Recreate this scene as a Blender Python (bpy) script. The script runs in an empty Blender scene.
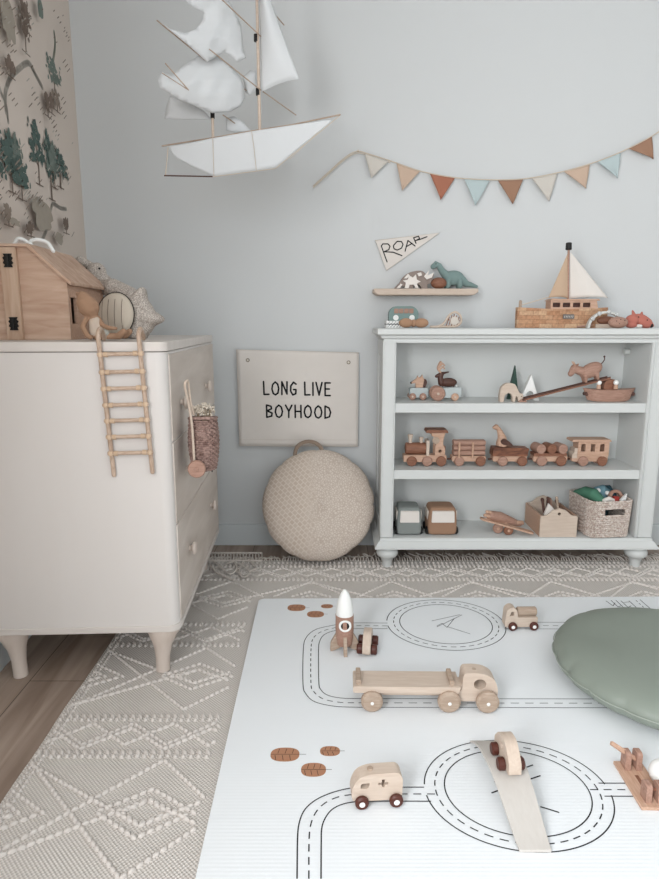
import bpy, bmesh, math, random
from math import sin, cos, pi, radians as R
from mathutils import Vector as V, Matrix, Euler, noise
from mathutils.geometry import tessellate_polygon
SC = bpy.context.scene
COL = SC.collection
rnd = random.Random(7)

# ------------------------------------------------------------------ camera, world, light, exposure
FPX, PITCH = 620.0, R(10.73)
cam = bpy.data.objects.new('camera', bpy.data.cameras.new('camera')); COL.objects.link(cam)
cam.data.sensor_fit = 'HORIZONTAL'; cam.data.sensor_width = 36; cam.data.lens = FPX/659*36
cam.data.clip_start = .02
cam.location = (0, 0, 1); cam.rotation_euler = (pi/2-PITCH, 0, 0)
SC.camera = cam
w = bpy.data.worlds.new('world'); SC.world = w; w.use_nodes = True
w.node_tree.nodes['Background'].inputs[0].default_value = (.72, .86, 1, 1)
w.node_tree.nodes['Background'].inputs[1].default_value = 1.0
SC.view_settings.view_transform = 'Standard'; SC.view_settings.look = 'None'
SC.view_settings.gamma = 1; SC.view_settings.use_curve_mapping = False
SC.view_settings.exposure = 0.56

def area(name, loc, rot, sx, sy, power, col):
    l = bpy.data.lights.new(name, 'AREA'); l.shape = 'RECTANGLE'; l.size = sx; l.size_y = sy
    l.energy = power; l.color = col
    o = bpy.data.objects.new(name, l); COL.objects.link(o); o.location = loc; o.rotation_euler = rot
    return o
# daylight through the window in the left wall beside the camera, plus a weak fill lamp added behind it
area('window_daylight_left', (-.86, -.75, 1.45), (0, R(-90), 0), 1.3, 1.4, 70, (.97, .985, 1))
area('rear_fill_light', (.5, -1.97, 1.5), (R(90), 0, 0), 1.7, 1.3, 8, (.97, .985, 1))

# ------------------------------------------------------------------ layout helpers
CP, SP = cos(PITCH), sin(PITCH)
def ray(px, py):
    a, b = (px-329.5)/FPX, (439.5-py)/FPX
    return V((a, CP+b*SP, -SP+b*CP))
def at(px, py, Y):
    d = ray(px, py); return V((0, 0, 1))+d*(Y/d.y)
def gnd(px, py, z=.022):
    d = ray(px, py); return V((0, 0, 1))+d*((z-1)/d.z)
def onplane(px, py, p0, n):
    d = ray(px, py); c = V((0, 0, 1)); return c+d*((V(p0)-c).dot(n)/d.dot(n))
def sc(Y, z): return (Y*CP+(1-z)*SP)/FPX
def spot(px, Y, z): return V(((px-329.5)*sc(Y, z), Y, z))

def smooth(pts, n=6, closed=False):
    pts = [V(p) for p in pts]; out = []; N = len(pts)
    for i in range(N if closed else N-1):
        if closed: p0, p1, p2, p3 = pts[i-1], pts[i], pts[(i+1) % N], pts[(i+2) % N]
        else:
            p1, p2 = pts[i], pts[i+1]
            p0 = pts[i-1] if i else p1*2-p2
            p3 = pts[i+2] if i+2 < N else p2*2-p1
        for k in range(n):
            t = k/n
            out.append(.5*((2*p1)+(p2-p0)*t+(2*p0-5*p1+4*p2-p3)*t*t+(3*p1-p0-3*p2+p3)*t**3))
    if not closed: out.append(pts[-1])
    return out

# ------------------------------------------------------------------ mesh builder
class MB:
    def __init__(s, k=1.0): s.v = []; s.f = []; s.m = []; s.k = k; s.mi = 0
    def add(s, vs, fs):
        b = len(s.v); s.v += [tuple(v) for v in vs]
        for f in fs: s.f.append(tuple(b+i for i in f)); s.m.append(s.mi)
        return s
    def box(s, x0, x1, y0, y1, z0, z1, M=None):
        vs = [V((x, y, z)) for x in (x0, x1) for y in (y0, y1) for z in (z0, z1)]
        if M: vs = [M@v for v in vs]
        return s.add(vs, [(0,1,3,2),(4,6,7,5),(0,4,5,1),(2,3,7,6),(0,2,6,4),(1,5,7,3)])
    def prism(s, pts, y0, y1, holes=(), M=None, fn=None):
        # outline in (x, z), thickness along y
        loops = [list(pts)]+[list(h) for h in holes]
        flat = [p for l in loops for p in l]; n = len(flat)
        if len(loops) == 1: tri = tessellate_polygon([[V((p[0], p[1], 0)) for p in l] for l in loops])
        else:
            from mathutils.geometry import delaunay_2d_cdt
            ed, o = [], 0
            for l in loops: ed += [(o+i, o+(i+1) % len(l)) for i in range(len(l))]; o += len(l)
            vo, _, fo, ov, _a, _b = delaunay_2d_cdt([V(p) for p in flat], ed, [], 1, 1e-7)
            def inside(l, x, y):
                c = False
                for i in range(len(l)):
                    a, b = l[i], l[i-1]
                    if (a[1] > y) != (b[1] > y) and x < (b[0]-a[0])*(y-a[1])/(b[1]-a[1])+a[0]: c = not c
                return c
            tri = []
            for f in fo:
                cx, cy = sum(vo[i].x for i in f)/3, sum(vo[i].y for i in f)/3
                if inside(loops[0], cx, cy) and not any(inside(h, cx, cy) for h in loops[1:]): tri.append(tuple(ov[i][0] for i in f))
        fn = fn or (lambda x, y, z: V((x, y, z)))
        vs = [fn(p[0], y0, p[1]) for p in flat]+[fn(p[0], y1, p[1]) for p in flat]
        if M: vs = [M@v for v in vs]
        fs = []
        for t in tri:
            a, b, c = [V(flat[i]) for i in t]
            if (b-a).cross(c-a) < 0: t = (t[0], t[2], t[1])
            fs.append(tuple(t)); fs.append(tuple(n+i for i in reversed(t)))
        o = 0
        for li, l in enumerate(loops):
            L = len(l); ar = sum(l[i][0]*l[(i+1) % L][1]-l[(i+1) % L][0]*l[i][1] for i in range(L))
            for i in range(L):
                a, b = o+i, o+(i+1) % L
                q = (b, a, n+a, n+b)
                if (ar < 0) != (li > 0): q = q[::-1]
                fs.append(q)
            o += L
        return s.add(vs, fs)
    def cyl(s, p, q, r0, r1=None, n=20, bev=0):
        r1 = r0 if r1 is None else r1
        p, q = V(p), V(q); L = (q-p).length
        if bev: prof = [(0, 0), (r0-bev, 0), (r0, bev), (r1, L-bev), (r1-bev, L), (0, L)]
        else: prof = [(0, 0), (r0, 0), (r1, L), (0, L)]
        rot = (q-p).to_track_quat('Z', 'Y').to_matrix().to_4x4()
        return s.lathe(prof, n, Matrix.Translation(p)@rot)
    def lathe(s, prof, n=24, M=None):
        vs, fs, idx = [], [], []
        for r, z in prof:
            if r < 1e-7: idx.append([len(vs)]*n); vs.append(V((0, 0, z)))
            else:
                idx.append(list(range(len(vs), len(vs)+n)))
                vs += [V((r*cos(2*pi*i/n), r*sin(2*pi*i/n), z)) for i in range(n)]
        for a, b in zip(idx, idx[1:]):
            for i in range(n):
                j = (i+1) % n; q = []
                for t in (a[i], a[j], b[j], b[i]):
                    if t not in q: q.append(t)
                if len(q) > 2: fs.append(tuple(q))
        if M: vs = [M@v for v in vs]
        return s.add(vs, fs)
    def ell(s, c, r, rot=None, n=16):
        if not hasattr(r, '__len__'): r = (r, r, r)
        M = Matrix.Translation(V(c))
        if rot: M = M@Euler(rot).to_matrix().to_4x4()
        M = M@Matrix.Diagonal((r[0], r[1], r[2], 1)); h = max(4, n//2)
        return s.lathe([(sin(pi*i/h), -cos(pi*i/h)) for i in range(h+1)], n, M)
    def tube(s, pts, r, n=10, closed=False, flat=1.0):
        pts = [V(p) for p in pts]; N = len(pts)
        rr = r if hasattr(r, '__len__') else [r]*N
        vs, fs = [], []; up = None
        for i, p in enumerate(pts):
            if closed: t = pts[(i+1) % N]-pts[i-1]
            else: t = pts[min(i+1, N-1)]-pts[max(i-1, 0)]
            t = t.normalized() if t.length > 1e-9 else V((0, 0, 1))
            if up is None: up = V((0, 0, 1)) if abs(t.z) < .9 else V((0, 1, 0))
            up = (up-t*up.dot(t)); up = up.normalized() if up.length > 1e-6 else V((1, 0, 0)); sd = t.cross(up)
            for k in range(n):
                a = 2*pi*k/n; vs.append(p+(sd*cos(a)+up*sin(a)*flat)*rr[i])
        for i in range(N if closed else N-1):
            for k in range(n):
                a, b = i*n, ((i+1) % N)*n; j = (k+1) % n
                fs.append((a+k, a+j, b+j, b+k))
        if not closed: fs.append(tuple(range(n-1, -1, -1))); fs.append(tuple((N-1)*n+k for k in range(n)))
        return s.add(vs, fs)
    def capsule(s, pts, r, n=12, flat=1.0):
        pts = [V(p) for p in pts]; rr = list(r) if hasattr(r, '__len__') else [r]*len(pts)
        s.tube(pts, rr, n, flat=flat); s.ell(pts[0], rr[0], n=n); s.ell(pts[-1], rr[-1], n=n); return s
    def grid(s, fn, nu, nv):
        vs = [fn(i/nu, j/nv) for j in range(nv+1) for i in range(nu+1)]
        return s.add(vs, [(j*(nu+1)+i, j*(nu+1)+i+1, (j+1)*(nu+1)+i+1, (j+1)*(nu+1)+i) for j in range(nv) for i in range(nu)])
    def ribbon(s, pts, w, fn, caps=True):
        # flat printed stroke: pts in 2D, fn maps (x, y) to 3D
        pts = [V((p[0], p[1])) for p in pts]
        for a, b in zip(pts, pts[1:]):
            d = b-a
            if d.length < 1e-9: continue
            n = V((-d.y, d.x)).normalized()*w/2
            s.add([fn(*(a-n)), fn(*(b-n)), fn(*(b+n)), fn(*(a+n))], [(0, 1, 2, 3)])
        if caps:
            for p in pts: s.disc(p, w/2, w/2, fn, 8)
        return s
    def disc(s, c, rx, ry, fn, n=24, rot=0):
        vs = []
        for i in range(n):
            a = 2*pi*i/n; x, y = rx*cos(a), ry*sin(a)
            vs.append(fn(c[0]+x*cos(rot)-y*sin(rot), c[1]+x*sin(rot)+y*cos(rot)))
        return s.add(vs, [tuple(range(n))])
    def poly(s, pts, fn):
        tri = tessellate_polygon([[V((p[0], p[1], 0)) for p in pts]])
        return s.add([fn(*p) for p in pts], [tuple(t) for t in tri])
    def build(s, name, mat, parent=None, bevel=0, sharp=40, solid=0, voxel=0, smoothit=6, sub=0):
        me = bpy.data.meshes.new(name); k = s.k
        me.from_pydata([(x*k, y*k, z*k) for x, y, z in s.v], [], s.f)
        for m in (mat if isinstance(mat, (list, tuple)) else [mat]): me.materials.append(m)
        me.polygons.foreach_set('material_index', s.m)
        me.validate()
        bm = bmesh.new(); bm.from_mesh(me); bmesh.ops.recalc_face_normals(bm, faces=bm.faces); bm.to_mesh(me); bm.free()
        me.polygons.foreach_set('use_smooth', [True]*len(me.polygons))
        if not voxel: me.set_sharp_from_angle(angle=R(sharp))
        o = bpy.data.objects.new(name, me); COL.objects.link(o); o.parent = parent
        if voxel:
            m = o.modifiers.new('merge', 'REMESH'); m.mode = 'VOXEL'; m.voxel_size = voxel; m.use_smooth_shade = True
            m = o.modifiers.new('soften', 'SMOOTH'); m.iterations = smoothit; m.factor = .5
        if solid: m = o.modifiers.new('thickness', 'SOLIDIFY'); m.thickness = solid; m.offset = 0
        if bevel:
            m = o.modifiers.new('soft_edges', 'BEVEL'); m.width = bevel; m.segments = 2; m.limit_method = 'ANGLE'; m.angle_limit = R(35)
            m.harden_normals = False
        if sub: m = o.modifiers.new('sub', 'SUBSURF'); m.levels = sub; m.render_levels = sub
        return o

def tag(o, label=None, cat=None, group=None, kind=None):
    if label: o['label'] = label
    if cat: o['category'] = cat
    if group: o['group'] = group
    if kind: o['kind'] = kind
    return o
def thing(name, label, cat, loc=(0, 0, 0), rz=0, group=None):
    o = bpy.data.objects.new(name, None); COL.objects.link(o); o.empty_display_size = .05
    o.location = loc; o.rotation_euler = (0, 0, rz); return tag(o, label, cat, group)

# ------------------------------------------------------------------ materials
def lin(h):
    h = h.lstrip('#'); c = [int(h[i:i+2], 16)/255 for i in (0, 2, 4)]
    return tuple(x/12.92 if x < .04045 else ((x+.055)/1.055)**2.4 for x in c)+(1,)
def mat(name, col, rough=.6, bump=0, bscale=200, var=0, vscale=6, metal=0, sheen=0, spec=.4):
    m = bpy.data.materials.new(name); m.use_nodes = True; N = m.node_tree.nodes; L = m.node_tree.links
    b = N['Principled BSDF']; b.inputs['Roughness'].default_value = rough; b.inputs['Metallic'].default_value = metal
    b.inputs['Specular IOR Level'].default_value = spec
    b.inputs['Base Color'].default_value = lin(col)
    if sheen: b.inputs['Sheen Weight'].default_value = sheen
    tc = N.new('ShaderNodeTexCoord')
    if var:
        n = N.new('ShaderNodeTexNoise'); n.inputs['Scale'].default_value = vscale; n.inputs['Detail'].default_value = 6
        L.new(tc.outputs['Object'], n.inputs['Vector'])
        mx = N.new('ShaderNodeMix'); mx.data_type = 'RGBA'
        c = lin(col); mx.inputs[6].default_value = tuple(x*(1-var) for x in c[:3])+(1,); mx.inputs[7].default_value = tuple(min(1, x*(1+var)) for x in c[:3])+(1,)
        L.new(n.outputs['Fac'], mx.inputs[0]); L.new(mx.outputs[2], b.inputs['Base Color'])
    if bump:
        n = N.new('ShaderNodeTexNoise'); n.inputs['Scale'].default_value = bscale; n.inputs['Detail'].default_value = 3
        L.new(tc.outputs['Object'], n.inputs['Vector'])
        u = N.new('ShaderNodeBump'); u.inputs['Strength'].default_value = bump; u.inputs['Distance'].default_value = .002
        L.new(n.outputs['Fac'], u.inputs['Height']); L.new(u.outputs['Normal'], b.inputs['Normal'])
    return m
def wood(name, c1, c2, axis=0, scale=1.0, rough=.55, contrast=.5, stretch=9):
    m = bpy.data.materials.new(name); m.use_nodes = True; N = m.node_tree.nodes; L = m.node_tree.links
    b = N['Principled BSDF']; b.inputs['Roughness'].default_value = rough; b.inputs['Specular IOR Level'].default_value = .35
    tc = N.new('ShaderNodeTexCoord'); mp = N.new('ShaderNodeMapping')
    s = [stretch*scale*8]*3; s[axis] = scale*8; mp.inputs['Scale'].default_value = s
    oi = N.new('ShaderNodeObjectInfo'); ad = N.new('ShaderNodeVectorMath'); ad.operation = 'ADD'
    L.new(tc.outputs['Object'], ad.inputs[0]); L.new(oi.outputs['Random'], ad.inputs[1]); L.new(ad.outputs[0], mp.inputs['Vector'])
    n = N.new('ShaderNodeTexNoise'); n.inputs['Scale'].default_value = 1; n.inputs['Detail'].default_value = 5; n.inputs['Distortion'].default_value = .6
    L.new(mp.outputs[0], n.inputs['Vector'])
    r = N.new('ShaderNodeValToRGB'); r.color_ramp.elements[0].position = .5-.25/max(contrast, .1)*.5; r.color_ramp.elements[1].position = .5+.25/max(contrast, .1)*.5
    r.color_ramp.elements[0].color = lin(c2); r.color_ramp.elements[1].color = lin(c1)
    L.new(n.outputs['Fac'], r.inputs[0]); L.new(r.outputs[0], b.inputs['Base Color'])
    u = N.new('ShaderNodeBump'); u.inputs['Strength'].default_value = .15; u.inputs['Distance'].default_value = .001
    L.new(n.outputs['Fac'], u.inputs['Height']); L.new(u.outputs['Normal'], b.inputs['Normal'])
    return m
def weave(name, c1, c2, scale, rough=.9, strength=.5, kind='checker'):
    m = bpy.data.materials.new(name); m.use_nodes = True; N = m.node_tree.nodes; L = m.node_tree.links
    b = N['Principled BSDF']; b.inputs['Roughness'].default_value = rough; b.inputs['Specular IOR Level'].default_value = .15
    tc = N.new('ShaderNodeTexCoord'); mp = N.new('ShaderNodeMapping'); mp.inputs['Scale'].default_value = (scale,)*3
    L.new(tc.outputs['Object'], mp.inputs['Vector'])
    sx = N.new('ShaderNodeSeparateXYZ'); L.new(mp.outputs[0], sx.inputs[0])
    def sn(o):
        q = N.new('ShaderNodeMath'); q.operation = 'SINE'; L.new(o, q.inputs[0]); return q.outputs[0]
    if kind == 'fine':      # small bumps over all three axes
        v = N.new('ShaderNodeTexVoronoi'); v.inputs['Scale'].default_value = 1; L.new(mp.outputs[0], v.inputs['Vector']); h = v.outputs['Distance']
    else:
        q = N.new('ShaderNodeMath'); q.operation = 'MULTIPLY'
        c = N.new('ShaderNodeMath'); c.operation = 'ADD'; L.new(sx.outputs['Y'], c.inputs[0]); L.new(sx.outputs['Z'], c.inputs[1])
        L.new(sn(sx.outputs['X']), q.inputs[0]); L.new(sn(c.outputs[0]), q.inputs[1])
        h2 = N.new('ShaderNodeMath'); h2.operation = 'MULTIPLY_ADD'; h2.inputs[1].default_value = .5; h2.inputs[2].default_value = .5
        L.new(q.outputs[0], h2.inputs[0]); h = h2.outputs[0]
    r = N.new('ShaderNodeValToRGB'); r.color_ramp.elements[0].position = .3; r.color_ramp.elements[1].position = .7
    r.color_ramp.elements[0].color = lin(c1); r.color_ramp.elements[1].color = lin(c2)
    L.new(h, r.inputs[0]); L.new(r.outputs[0], b.inputs['Base Color'])
    u = N.new('ShaderNodeBump'); u.inputs['Strength'].default_value = strength; u.inputs['Distance'].default_value = .002
    L.new(h, u.inputs['Height']); L.new(u.outputs['Normal'], b.inputs['Normal'])
    return m

M_WALL = mat('wall paint', '#d3d5d5', .9, .05, 300)
M_CEIL = mat('ceiling paint', '#e4e5e4', .9)
M_TRIM = mat('trim paint', '#d3d8d9', .5)
M_SHELF = mat('grey green cabinet paint', '#d2d4d2', .45)
M_PAPER = mat('wallpaper ground', '#dccfc4', .9, 0, 200, .04, 5)
M_DRESS = wood('whitewashed oak', '#dad5d1', '#d6d0cb', 2, .25, .5, .3, 5)
M_DRESSX = wood('whitewashed oak crosswise', '#d9d2cc', '#cfc7c0', 0, .5, .45, .5, 7)
M_DRAWER = wood('whitewashed oak drawer front', '#d6ccc3', '#bfb3a9', 1, .35, .5, .55, 5)
M_LEGW = wood('whitewashed oak leg', '#dccfc5', '#cfc0b4', 2, .5, .5)
M_PINE = wood('light pine', '#d2b6a1', '#b59079', 0, .9, .6, .6, 6)
M_PINEV = wood('light pine upright', '#cdb39d', '#b3927a', 2, .9, .6, .5, 8)
M_BEECH = wood('pale beech', '#d3c3b4', '#c2ae9d', 0, 2, .55, .4)
M_BEECHD = wood('weathered beech', '#b8a594', '#a18b79', 0, 3, .6, .6)
M_MAPLE = wood('warm toy wood', '#b69282', '#967261', 0, 3, .55, .5)
M_MAPLEL = wood('light toy wood', '#ceac96', '#b79179', 0, 3, .55, .5)
M_WALNUT = wood('dark walnut', '#5f4036', '#442c25', 0, 4, .5, .5)
M_RED = wood('reddish toy wood', '#966a54', '#774d3b', 0, 3, .55, .5)
M_BROWNW = mat('dark brown painted wheel', '#52291f', .45)
M_RAMP = wood('pale grey birch', '#cdc8c2', '#c3bdb6', 1, 2, .6, .3)
M_RATTAN = wood('honey rattan', '#c9b29f', '#a98e7a', 2, 6, .45, .6, 3)
M_RATTANX = wood('honey rattan rung', '#cfb9a6', '#b0947f', 0, 6, .45, .6, 3)
M_BIND = mat('rattan binding', '#cfb498', .5, .3, 400)
M_BLACK = mat('black metal', '#1c1b1a', .5, 0, 1, 0, 1, .3)
M_INK = mat('black ink', '#131416', .8)
M_INKG = mat('grey ink', '#3a3f42', .8)
M_WHITE = mat('white paint', '#f1f1ee', .5)
M_CREAM = mat('cream cotton', '#e0d9d2', .95, .3, 600, .03, 20)
M_SAIL = mat('white sail cotton', '#e4e6e7', .9, .35, 60)
M_SAIL.node_tree.nodes['Principled BSDF'].inputs['Alpha'].default_value = .82
M_LINEN = mat('oat linen', '#d6cdc3', .95, .35, 500, .04, 30)
M_SAGE = mat('sage leather', '#878f85', .5, .08, 350, .03, 5)
M_SAGES = mat('sage thread', '#a3aaa0', .7)
M_TAN = mat('tan felted cotton', '#ab876c', .95, .2, 400, .05, 30)
M_MAT = mat('white play mat vinyl', '#eef1f1', .5)
M_RUGC = mat('cream wool cord', '#d9d0c8', .95, .3, 400, .06, 60)
M_STRING = mat('cotton string', '#cdbfae', .9)

# ------------------------------------------------------------------ the setting
LW0 = V((-1.02, 2.7, 0)); LWD = V((.045, -1, 0)).normalized(); LWN = V((1, .045, 0)).normalized()
def lw(u, z, off=0):                     # a point on the left wall, u metres from the back corner
    p = LW0+LWD*u+LWN*off; return V((p.x, p.y, z))
def box_struct(name, a, m, bevel=0): return tag(MB().box(*a).build(name, m, bevel=bevel), kind='structure')

def floor_mat():
    m = bpy.data.materials.new('greyed oak planks'); m.use_nodes = True; N = m.node_tree.nodes; L = m.node_tree.links
    b = N['Principled BSDF']; b.inputs['Roughness'].default_value = .5
    tc = N.new('ShaderNodeTexCoord')
    mp = N.new('ShaderNodeMapping'); mp.inputs['Rotation'].default_value = (0, 0, pi/2)
    L.new(tc.outputs['Object'], mp.inputs['Vector'])
    br = N.new('ShaderNodeTexBrick'); br.inputs['Scale'].default_value = 1; br.inputs['Brick Width'].default_value = 1.6; br.inputs['Row Height'].default_value = .17
    br.inputs['Mortar Size'].default_value = .0012; br.inputs['Color1'].default_value = lin('#b3a091'); br.inputs['Color2'].default_value = lin('#a39184'); br.inputs['Mortar'].default_value = lin('#4d4038')
    L.new(mp.outputs[0], br.inputs['Vector'])
    m2 = N.new('ShaderNodeMapping'); m2.inputs['Scale'].default_value = (22, 2, 22); L.new(tc.outputs['Object'], m2.inputs['Vector'])
    n = N.new('ShaderNodeTexNoise'); n.inputs['Detail'].default_value = 5; n.inputs['Scale'].default_value = 1; n.inputs['Distortion'].default_value = .8; L.new(m2.outputs[0], n.inputs['Vector'])
    r = N.new('ShaderNodeValToRGB'); r.color_ramp.elements[0].position = .35; r.color_ramp.elements[1].position = .65
    r.color_ramp.elements[0].color = (.62, .58, .55, 1); r.color_ramp.elements[1].color = (1.0, 1.0, 1.0, 1); L.new(n.outputs['Fac'], r.inputs[0])
    mx = N.new('ShaderNodeMix'); mx.data_type = 'RGBA'; mx.blend_type = 'MULTIPLY'; mx.inputs[0].default_value = 1
    L.new(br.outputs['Color'], mx.inputs[6]); L.new(r.outputs[0], mx.inputs[7]); L.new(mx.outputs[2], b.inputs['Base Color'])
    return m
box_struct('floor', (-1.3, 2.4, -2.1, 2.8, -.06, 0), floor_mat())
box_struct('ceiling', (-1.3, 2.4, -2.1, 2.8, 2.7, 2.76), M_CEIL)
box_struct('wall_back', (-1.3, 2.4, 2.7, 2.8, 0, 2.7), M_WALL)
box_struct('wall_right', (2.3, 2.4, -2.1, 2.7, 0, 2.7), M_WALL)
box_struct('baseboard_back', (-1.01, 2.3, 2.684, 2.7, 0, .098), M_TRIM, .003)
box_struct('baseboard_right', (2.284, 2.3, -2, 2.684, 0, .098), M_TRIM, .003)
# rear wall with its window opening
mb = MB().prism([(-1.3, 0), (2.3, 0), (2.3, 2.7), (-1.3, 2.7)], -2.1, -2.0, [[(-.35, .85), (1.35, .85), (1.35, 2.15), (-.35, 2.15)]])
tag(mb.build('wall_rear', M_WALL), kind='structure')
mb = MB()
for a in ((-.35, -.31, .85, 2.15), (1.31, 1.35, .85, 2.15), (-.31, 1.31, .85, .89), (-.31, 1.31, 2.11, 2.15), (.48, .52, .89, 2.11)): mb.box(a[0], a[1], -2.08, -2.02, a[2], a[3])
tag(mb.build('window_1', M_TRIM, bevel=.002), kind='structure')
# left wall: papered with a painted woodland, with a window behind the viewer
mb = MB(); mb.prism([(0, 0), (4.72, 0), (4.72, 2.7), (0, 2.7)], 0, -.1, [[(2.70, .8), (4.2, .8), (4.2, 2.1), (2.70, 2.1)]],
         fn=lambda x, y, z: lw(x, z, y))
def TL(px, py):                          # photo position on the papered wall -> (u, z)
    p = onplane(px, py, LW0, LWN); return ((p-LW0).dot(LWD), p.z)
layer = [0]
def lay():
    layer[0] += 1; o = .0006+layer[0]*.00002
    return lambda u, z: lw(u, z, o)
def blob_poly(cu, cz, ru, rz, rough=.28, n=22):
    out = []; s = rnd.random()*50
    for i in range(n):
        a = 2*pi*i/n; k = 1+rough*(noise.noise(V((cos(a)*1.6+s, sin(a)*1.6, s)))*1.6+noise.noise(V((cos(a)*5+s, sin(a)*5, s)))*1.1)
        out.append((cu+ru*k*cos(a), cz+rz*k*sin(a)))
    return out
def ptree(px, top, bot, wd, mi=1, clumps=7, trunk=True):
    u0, zt = TL(px, top); u1, zb = TL(px, bot); uw = abs(TL(px+wd/2, top)[0]-TL(px-wd/2, top)[0])/2
    h = zt-zb
    if trunk:
        mb.mi = 3; mb.ribbon([(u0, zb), (u0-.004, zb+h*.3), (u0+.003, zb+h*.65)], .009, lay()); mb.ribbon([(u0, zb+.3*h), (u0+uw*.5, zb+h*.45)], .005, lay())
        mb.ribbon([(u0-.03, zb), (u0+.03, zb)], .004, lay())
    mb.mi = mi
    for i in range(clumps*3):
        t = (i+.5)/(clumps*3); z = zb+h*(.36+.6*t); k = (1-.8*t**1.5)*uw
        mb.poly(blob_poly(u0+rnd.uniform(-.75, .75)*k, z, max(.008, k*.38), max(.008, h*.065), .4, 26), lay())
    for i in range(26):
        mb.poly(blob_poly(u0+rnd.uniform(-1.1, 1.1)*uw, zb+h*rnd.uniform(.28, .95), rnd.uniform(.004, .009), rnd.uniform(.005, .011), n=8), lay())
def priver(pts, w, mi=4):
    mb.mi = mi; mb.ribbon(smooth([V(TL(*p)) for p in pts], 5), w, lay())
priver([(6, 112), (5, 95), (9, 80), (15, 72), (28, 63), (35, 74), (42, 87)], .020)
priver([(54, 32), (55, 45), (53, 60)], .016, 5)
priver([(42, 240), (47, 228), (50, 212), (53, 204), (60, 208), (66, 209)], .016)
priver([(-10, 60), (0, 90), (6, 105), (8, 122)], .014)
for a in ((52, 58, 92, 13, 2), (34, 120, 182, 15, 1), (46, 130, 197, 12, 1), (57, 148, 186, 16, 1), (50, 140, 186, 12, 2), (12, 132, 182, 13, 2),
          (5, 130, 190, 18, 1), (16, 155, 198, 18, 1), (-14, 118, 190, 22, 1), (-30, 40, 100, 22, 2), (-45, 130, 200, 26, 1), (-70, 60, 130, 34, 2), (-90, 150, 230, 40, 1)): ptree(*a)
for a in ((52, 90, 110, 8, 6), (42, 92, 115, 4, 3), (46, 93, 112, 3, 3)): ptree(*a[:4], mi=a[4], clumps=3)
for a in ((16, -8, 48, 9, 3), (20, 3, 30, 7, 3), (3, 55, 75, 9, 3), (24, 222, 236, 7, 3), (60, 218, 233, 4, 3), (0, 205, 225, 6, 6)): ptree(*a[:4], mi=a[4], clumps=5)
mb.mi = 7
for c, r in (((38, 217), (.075, .05)), ((34, 210), (.06, .04)), ((53, 238), (.035, .022)), ((2, 22), (.05, .06)), ((8, 222), (.04, .012)), ((-30, 215), (.08, .05))):
    u, z = TL(*c); mb.poly(blob_poly(u, z, *r, .2), lay())
mb.mi = 2
for c in ((34, 9), ): u, z = TL(*c); mb.poly(blob_poly(u, z, .022, .035, .15), lay())
for i in range(170):                     # short brush strokes
    px, py = rnd.uniform(-60, 66), rnd.uniform(-10, 238)
    u, z = TL(px, py); l = rnd.uniform(.012, .035); mb.mi = rnd.choice((3, 6, 6, 4))
    for q in range(rnd.choice((1, 2, 3))):
        mb.ribbon([(u+q*.02, z+q*.008), (u+q*.02-l, z+q*.008+l*.7)], .0035, lay(), caps=False)
for i in range(420):                     # the same pattern, plainer, on the rest of the wall
    u, z = rnd.uniform(1.25, 2.65), rnd.uniform(1.0, 2.6); mb.mi = rnd.choice((1, 2, 3, 6, 7))
    mb.poly(blob_poly(u, z, rnd.uniform(.008, .035), rnd.uniform(.01, .04), n=10), lay())
wl = mb.build('wall_left', [M_PAPER, mat('wallpaper pine green', '#566862', .9, 0, 1, .25, 60), mat('wallpaper grey green', '#77827a', .9, 0, 1, .2, 60),
     mat('wallpaper umber', '#7d6d62', .9, 0, 1, .2, 60), mat('wallpaper river grey', '#b4ada3', .9, 0, 1, .08, 40), mat('wallpaper pale green', '#9a9c8f', .9),
     mat('wallpaper brown', '#94867a', .9, 0, 1, .2, 50), mat('wallpaper hill', '#a99f92', .9, 0, 1, .1, 40)])
tag(wl, kind='structure')
mb = MB()
for a in ((2.70, 2.74, .8, 2.1), (4.16, 4.2, .8, 2.1), (2.74, 4.16, .8, .84), (2.74, 4.16, 2.06, 2.1), (3.43, 3.47, .84, 2.06)):
    mb.prism([(a[0], a[2]), (a[1], a[2]), (a[1], a[3]), (a[0], a[3])], -.08, -.03, fn=lambda x, y, z: lw(x, z, y))
tag(mb.build('window_2', M_TRIM, bevel=.002), kind='structure')
mb = MB().prism([(0.017, 0), (4.68, 0), (4.68, .1), (.017, .1)], 0, .016, fn=lambda x, y, z: lw(x, z, y+.001))
tag(mb.build('baseboard_left', M_TRIM, bevel=.003), kind='structure')
# ------------------------------------------------------------------ rug with raised pattern and fringe
RX0, RX1, RY0, RY1 = -.69, 1.75, .45, 2.485
M_RUGB = weave('flat woven oat wool', '#c2bbb4', '#dcd6d0', 700, .95, .9)
rug = thing('woven_rug', 'cream and oat flatweave rug with raised bobbled diamonds and zigzags, fringed along the wall', 'rug', (RX0, RY1, 0))
W, D = RX1-RX0, RY1-RY0
mb = MB().grid(lambda u, v: V((u*W+(.006*noise.noise(V((0, v*9, 0))) if u == 0 else 0), -D+v*D, .008)), 40, 40)
mb.box(0, W, -D, 0, .0, .0078)
mb.build('rug_base', M_RUGB, rug)
M_BOB = mat('oat wool bobbles', '#d5cec8', .95, .3, 400, .05, 60)
bob = MB()
def bobble(x, y, rx, ry, rz, a):
    X, Y = x+RX0, y+RY1
    if X > -.285-.018*(2.1-Y)+.035*(2.1-Y) and Y < 2.125: return
    if Y < .7 or x < .006 or x > W-.006: return
    M = Matrix.Translation((x, y, .0085))@Matrix.Rotation(a, 4, 'Z')@Matrix.Diagonal((rx, ry, rz*1.35, 1))
    bob.lathe([(0, -1), (.75, -.6), (1, 0), (.75, .62), (0, 1)], 8, M)
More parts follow.
